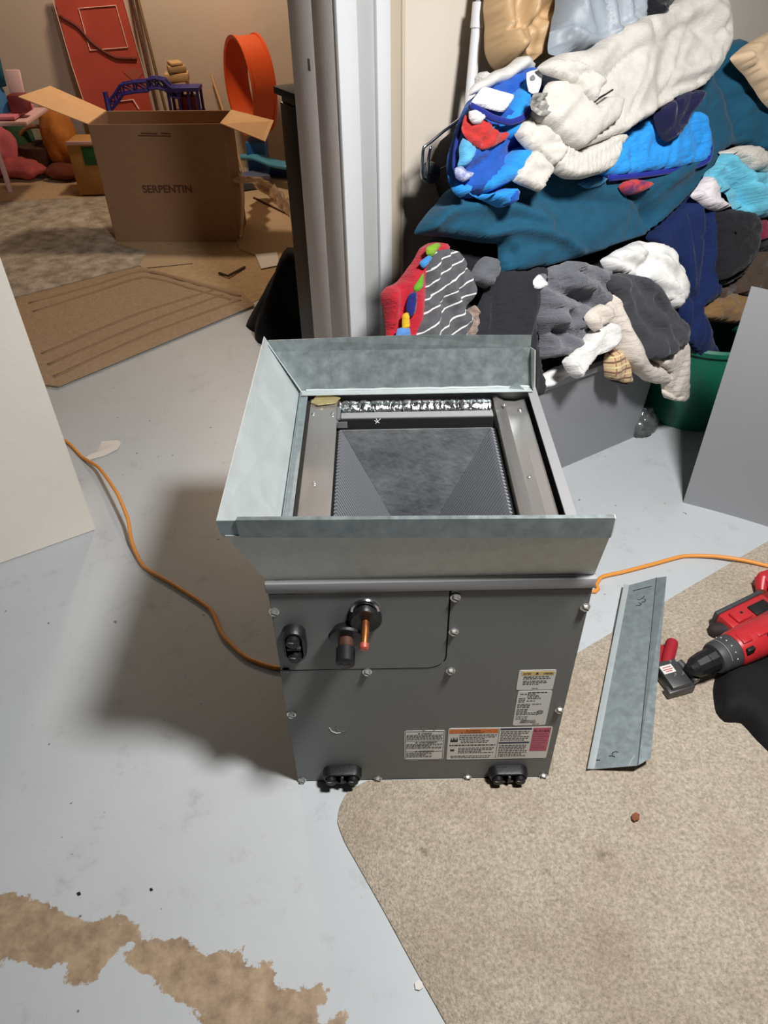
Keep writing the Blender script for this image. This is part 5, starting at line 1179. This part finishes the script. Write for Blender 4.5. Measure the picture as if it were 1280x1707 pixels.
MB().prism([on_board(205, 120), on_board(222, 110), on_board(238, 122), on_board(226, 138)], nrm * .001).build('faded_patch', mat('faded_red', (170, 88, 70), .6), bd, 0)
# long rods leaning beside the board
for (a, b_), lab in ((((214, -25), (266, 200)), 'thin brown rod leaning next to the red board, nearest to it'), (((224, -25), (280, 200)), 'thin brown rod leaning on the wall, the one farther from the red board')):
    q1, q0 = wp(*a, 5.17), wp(*b_, 5.0); q0 = at_floor(q0, q1)
    tag(MB().tube([q0, q1], .009, 8).build('wall_rod', M['copper_old'] if 'nearest' in lab else mat('bronze_rod', (120, 96, 66), .45, .5)), lab, 'rod')
q1, q0 = wp(353, 126, 5.17), wp(374, 190, 5.02); q0 = at_floor(q0, q1)
tag(MB().tube([q0, q1], .010, 8).build('short_rod', mat('pale_rod', (176, 140, 96), .5)), 'short pale rod leaning on the wall left of the orange hoop', 'rod')

# truss toy crane in violet-blue behind the box
YT = 4.62
cr_ = thing('toy_crane', 'violet blue plastic toy crane with truss arm, behind the cardboard box', 'toy', (*on_y(290, 250, YT)[:2], 0.01))
vio = mat('violet_plastic', (44, 40, 120), .45)
def truss(path, name):
    mb = MB(); A_ = [wp(u, v, YT) for u, v in path]; up_ = Vector((0, 0, -.045)); bk = Vector((0, .05, 0))
    for off in (Vector(), up_, bk, up_ + bk): mb.tube([p + off for p in A_], .008, 6)
    for i, p in enumerate(A_):
        mb.tube([p, p + up_], .006, 5); mb.tube([p + bk, p + up_ + bk], .006, 5); mb.tube([p, p + bk], .006, 5)
        if i + 1 < len(A_): mb.tube([p, A_[i + 1] + up_], .005, 5); mb.tube([p + bk, A_[i + 1] + up_ + bk], .005, 5)
    return mb.build(name, vio, cr_)
truss([(178, 172), (190, 158), (200, 142), (222, 138), (245, 136)], 'arm'); truss([(245, 133), (258, 131), (272, 134), (284, 146), (298, 148)], 'arm')
MB().tube([wp(175, 153, YT), wp(182, 185, YT), wp(186, 190, YT)], .014, 6).build('hook', vio, cr_)
mb = MB(); q = wp(306, 165, YT)
for dx in (-.08, -.025, .03, .08):
    for dy in (0, .1): mb.box(q + Vector((dx, dy, -.02)), (.014, .014, .13))
mb.box(q + Vector((0, .05, .045)), (.18, .12, .018)); mb.box(q + Vector((0, .05, -.08)), (.18, .12, .018)); mb.build('cab', vio, cr_, 0)
MB().box(q + Vector((.01, .05, -.03)), (.1, .07, .08), None, .01).build('motor', mat('dark_red_plastic', (120, 36, 50), .5), cr_)
mb = MB(); qb = q + Vector((0, .05, -.09)); mb.tube([qb, Vector((qb.x, qb.y, .008))], [.05, .09], 8); mb.build('tower', vio, cr_)
yb = thing('toy_tower', 'stacked tan and yellow toy blocks standing behind the violet crane', 'toy', (*on_y(298, 200, 4.9)[:2], .008))
ycol = [mat('tan_block', (170, 138, 98), .6), mat('sand_block', (196, 160, 112), .6), mat('yellow_block', (226, 176, 62), .55)]
zb = .008; xq = wp(297, 130, 4.9)
for k, (h_, w_) in enumerate(((.12, .2), (.12, .17), (.10, .15))):
    MB().box((xq.x + .03, xq.y, zb + h_ / 2), (w_ + .02, .14, h_), None, .012).build('block', ycol[2], yb); zb += h_
ztop = [wp(297, v, 4.9).z for v in (148, 135, 120, 108, 102)]
for k in range(4):
    MB().box((xq.x - .005 * (k % 2), xq.y, (max(ztop[k], zb) + ztop[k + 1]) / 2), ((.10, .135, .10, .07)[k], .1, max(.02, ztop[k + 1] - max(ztop[k], zb))), Matrix.Rotation(.15 * k, 3, 'Z'), .008).build('block', ycol[k % 2], yb)
MB().box((xq.x + .0, xq.y, (zb + ztop[0]) / 2), (.1, .1, ztop[0] - zb + .01), None, .01).build('block', ycol[1], yb)
# orange loop track
YH = 4.92
hp_ = thing('toy_loop', 'big orange plastic toy track loop standing against the far wall', 'toy', (*on_y(418, 215, YH)[:2], .01))
hc = wp(417, 142, YH); hz = hc.z; R_ = .235
hx = Vector((.5, -.866, 0)); hax = Vector((.866, .5, 0))          # in-plane and axis directions: the loop stands at an angle to us
or_ = mat('orange_plastic', (214, 84, 34), .45)
mb = MB(); nS = 48; ro = R_ * 1.0; rings = []
for k in range(nS):
    a = 2 * math.pi * k / nS; e = hx * math.cos(a) * .82 + Vector((0, 0, 1)) * math.sin(a)
    rings.append([mb.bm.verts.new(hc + e * r_ + hax * w_) for r_, w_ in ((ro, -.07), (ro + .02, -.075), (ro + .02, -.06), (ro + .012, -.06), (ro + .012, .06), (ro + .02, .06), (ro + .02, .075), (ro, .07))])
for k in range(nS):
    a_, b_ = rings[k], rings[(k + 1) % nS]
    for j in range(8): mb.bm.faces.new((a_[j], a_[(j + 1) % 8], b_[(j + 1) % 8], b_[j]))
bmesh.ops.recalc_face_normals(mb.bm, faces=mb.bm.faces[:]); mb.build('track_loop', or_, hp_)
bl_ = mat('blue_plastic', (36, 100, 170), .45)
MB().box(hc + Vector((.06, .05, -.06)), (.04, .05, .2), Matrix.Rotation(.1, 3, 'Y'), .008).build('support', bl_, hp_)
MB().box((hc.x, hc.y, .09), (.12, .14, hz - ro - .0 if hz - ro > .05 else .12), None, .01).build('base', bl_, hp_)
# blue track pieces and clear bag strip right of the box
o = MB().tube(catmull([on_z(398, 262, .12), on_z(430, 262, .16), on_z(455, 272, .14), on_z(490, 278, .14)], .05), .05, 10, flat=.35).build('blue_track', mat('pale_blue_plastic', (74, 150, 180), .4), None, 180); tag(o, 'pale blue curved toy track piece right of the cardboard box', 'toy')
o = MB().tube(catmull([on_z(440, 285, .03), on_z(470, 286, .04), on_z(500, 287, .05)], .05), .05, 10, flat=.6).build('navy_track', mat('navy_plastic', (26, 48, 110), .4), None, 180); tag(o, 'dark blue toy piece on the floor under the pale blue track', 'toy')
o = MB().box(Vector(on_z(420, 300, .05)), (.2, .14, .07), Matrix.Rotation(.4, 3, 'Z'), .01).build('toy_carton', mat('toy_carton', (110, 96, 96), .6, rgb2=(60, 100, 160), vscale=9)); tag(o, 'small printed toy carton on the floor beside the cardboard box', 'box')
film = mat('clear_strip_film', (226, 205, 180), .15, trans=.7, spec=.6, bump=.6, bscale=20)
o = MB().tube(catmull([on_z(402, 300, .28), on_z(425, 300, .14), on_z(450, 318, .06), on_z(470, 338, .04), on_z(492, 362, .03)], .03), [.05 + .012 * math.sin(k * 1.7) for k in range(len(catmull([on_z(402, 300, .28), on_z(425, 300, .14), on_z(450, 318, .06), on_z(470, 338, .04), on_z(492, 362, .03)], .03)))], 8, flat=.3).build('clear_wrap', film, None, 180); tag(o, 'twisted strip of clear plastic wrap right of the cardboard box', 'plastic wrap')
cwp = [Vector(bp(bw + .012, .1 + .02 * k, .05)) for k in range(3)]
o = MB().tube(catmull([bp(bw + .02, .03, .02), bp(bw + .035, .05, .12), bp(bw + .05, .06, .22), bp(bw + .04, .1, .32)], .03), .018, 8, flat=.5).build('clear_wrap', film, None, 180); tag(o, 'clear plastic wrap clinging to the right side of the cardboard box', 'plastic wrap')

# toys at the left
YP = 4.45
pk = mat('pink_plastic', (226, 130, 150), .5); wpk = mat('pale_pink_plastic', (226, 190, 190), .5)
dh = thing('doll_house', 'pink toy doll house shelf at the left edge of the playroom', 'toy', (*on_y(0, 212, YP)[:2], .01))
p = wp(18, 206, YP)
MB().box((p.x - .25, YP + .16, p.z), (.68, .34, .022), None, .005).build('shelf', wpk, dh); MB().box((p.x - .27, YP + .15, p.z + .026), (.6, .3, .018), None, .004).build('shelf', pk, dh)
for px_, py_ in ((-.52, .03), (-.52, .28), (-.26, .30)):
    MB().box((p.x + px_, YP + py_, p.z / 2), (.025, .025, p.z), None, .004).build('post', wpk, dh)
dl = thing('teal_doll', 'teal haired doll standing on the pink shelf at the left edge', 'doll', wp(2, 198, YP + .12))
b0_ = wp(4, 196, YP + .12); b0_.z = p.z + .036
MB().lathe([(0, .06), (.1, .05), (.16, .03), (.2, .035), (.24, .02)], b0_, (0, 0, 1), 14).build('dress', mat('doll_blue', (60, 120, 170), .7), dl)
MB().lathe([(.23, .01), (.245, .03), (.28, .04), (.32, .03), (.335, .003)], b0_, (0, 0, 1), 14).build('head', mat('doll_skin', (206, 150, 128), .6), dl, 180)
MB().tube([b0_ + Vector((-.03, .02, .33)), b0_ + Vector((.02, .01, .33)), b0_ + Vector((.05, .0, .25)), b0_ + Vector((.055, .0, .12))], [.03, .045, .035, .02], 10).build('hair', mat('teal_hair', (14, 92, 112), .6), dl, 180)
fd = thing('pink_doll_chair', 'little pink and maroon doll chair on the pink shelf, right of the doll', 'toy', wp(38, 198, YP + .1))
q = wp(38, 190, YP + .1); q.z = p.z + .03
MB().box(q + Vector((0, 0, .05)), (.10, .08, .09), None, .015).build('seat', mat('maroon_plastic', (120, 50, 52), .5), fd); MB().box(q + Vector((-.01, .04, .13)), (.08, .02, .14), Matrix.Rotation(-.2, 3, 'X'), .008).build('backrest', wpk, fd)
def lump(name, label, cat, u, v, y, r, m, seed, sq=(1, 1, 1)):
    bm2 = bmesh.new(); bmesh.ops.create_icosphere(bm2, subdivisions=3, radius=1)
    c_ = Vector(on_y(u, v, y)) if y else Vector(on_z(u, v)); 
    for vv in bm2.verts:
        n_ = vv.co.normalized(); k = 1 + .28 * noise.noise(n_ * 1.8 + Vector((seed, 0, 0))) + .1 * noise.noise(n_ * 5)
        vv.co = Vector((n_.x * r * sq[0] * k, n_.y * r * sq[1] * k, n_.z * r * sq[2] * k))
    zmin = min(vv.co.z for vv in bm2.verts)
    for vv in bm2.verts: vv.co += Vector((c_.x, c_.y, -zmin + .008))
    me2 = bpy.data.meshes.new(name); bm2.to_mesh(me2); bm2.free()
    return tag(link(name, me2, m, None, 180), label, cat)
pk2 = mat('pink_plush', (206, 104, 116), .9, var=.2, vscale=12, bump=.6)
lump('pink_plush', 'pink plush toy on the floor at the left edge, the big round one', 'plush toy', 8, 296, None, .15, pk2, 1, (1, .7, 1.1))
lump('pink_plush', 'dusky pink plush toy on the floor, lying right of the round pink one', 'plush toy', 44, 302, None, .09, mat('rose_plush', (176, 80, 78), .9, var=.2, vscale=12), 2, (1.6, .8, .7))
lump('green_plush', 'dark green plush toy behind the pink ones', 'plush toy', 46, 288, None, .13, mat('green_plush', (44, 84, 56), .9, var=.3, vscale=12), 3, (.8, .7, 1.3))
bk_ = thing('wicker_basket', 'small dark brown basket of toys beside the green plush toy', 'basket', on_z(82, 292))
bq = Vector(on_z(82, 292)); bq.z = .008
MB().lathe([(0, .10), (.10, .13), (.18, .135), (.18, .12), (.03, .095)], bq, (0, 0, 1), 20).build('tub', mat('dark_wicker', (70, 46, 34), .8, var=.3, vscale=50, bump=.6), bk_)
MB().tube([bq + Vector((.13 * math.cos(a), 0, .18 + .10 * math.sin(a))) for a in [k * math.pi / 10 for k in range(11)]], .012, 8).build('handle', mat('light_wicker', (150, 104, 74), .8), bk_)
lump('teddy_bear', 'orange brown plush bear sitting left of the cardboard box', 'plush toy', 117, 296, None, .14, mat('amber_plush', (186, 112, 46), .9, var=.2, vscale=12, bump=.6), 4, (.7, .6, 1.5))
lump('brown_plush', 'dark red brown plush toy lying at the foot of the orange brown bear', 'plush toy', 112, 303, None, .08, mat('russet_plush', (110, 52, 36), .9), 5, (1.4, .7, .6))
tb = thing('yellow_toy_box', 'small tan toy box with a green window left of the cardboard box', 'box', on_z(158, 330))
tq = Vector(on_z(158, 330)); tq.z = .01
bb = MB().box(tq + Vector((.02, .1, .15)), (.22, .18, .29), None, .006).build('carton', mat('tan_carton', (186, 140, 84), .8), tb)
MB().box(tq + Vector((.04, .008, .22)), (.1, .004, .1), None, .001).build('window', mat('green_window', (26, 96, 54), .5), bb)
MB().box(tq + Vector((.02, .005, .29)), (.21, .006, .02), None, .001).build('stripe', wpk, bb)

# black shelf edge beside the door and a black garment on the floor
sb0 = on_plane(506, 600, W(0, -.40, 0), NW)
qa = (sb0 - P0) @ E1
bs_ = thing('black_cabinet', 'tall narrow black cabinet just beyond the door frame', 'cabinet', W(qa + .2, -.32, 0))
def cab(name, a0, a1, d0, d1, z0, z1, m): return MB().box(W(qa + (a0 + a1) / 2, (d0 + d1) / 2, (z0 + z1) / 2), (a1 - a0, d1 - d0, z1 - z0), ROOM, .003).build(name, m, bs_)
mbx = cab('carcass', .0, .4, -.40, -.25, .02, .93, mat('black_laminate', (26, 22, 22), .5))
cab('top', -.012, .41, -.41, -.245, .95, .97, mat('black_top', (30, 27, 26), .8)); cab('plinth', .01, .4, -.395, -.26, 0, .02, M['black']); cab('ledge', .004, .4, -.396, -.25, .93, .95, M['black'])
MB().box(W(qa - .001, -.262, .33), (.002, .012, .03), ROOM).build('sticker', M['label_white'], mbx, 0)
blk = cloth_mat('black_fleece', (10, 10, 12), sheen=.05, bump=.6)
# the garment: a low mound standing on the floor
bgo = [(408, 540), (425, 525), (446, 508), (452, 470), (470, 440), (490, 440), (520, 480), (540, 560), (520, 600), (445, 588), (432, 560)]
pv0 = on_z(470, 575)
ol = np.array([on_z(u, v, 0.0)[:2] for u, v in [(410, 545), (425, 530), (450, 515), (470, 508), (500, 512), (512, 560), (520, 600), (450, 592), (432, 560)]])
mb = MB(); n_ = 30
bx0 = on_z(476, 560); H0 = .31
ringsB = []
for j in range(12):
    t_ = j / 11; zz = H0 * t_; ring = []
    for k in range(n_):
        a = 2 * math.pi * k / n_; rr = (.155 * (1 - .75 * t_ ** 1.2)) * (1 + .22 * noise.noise((math.cos(a) * 1.8, math.sin(a) * 1.8, t_ * 2.5)) + .12 * math.sin(5 * a + 3 * t_))
        ring.append(mb.bm.verts.new((bx0[0] + .02 + rr * 1.1 * math.cos(a) + .04 * t_, bx0[1] + .06 + rr * .9 * math.sin(a) + .05 * t_, zz + .012 * noise.noise((a, t_ * 3, 4)) * t_)))
    ringsB.append(ring)
for a_, b_ in zip(ringsB, ringsB[1:]):
    for k in range(n_): mb.bm.faces.new((a_[k], a_[(k + 1) % n_], b_[(k + 1) % n_], b_[k]))
mb.bm.faces.new(ringsB[-1]); mb.bm.faces.new(ringsB[0][::-1]); bmesh.ops.recalc_face_normals(mb.bm, faces=mb.bm.faces[:])
bg = mb.build('black_garment', blk, None, 180); tag(bg, 'black garment heaped on the floor against the tall black cabinet', 'garment')
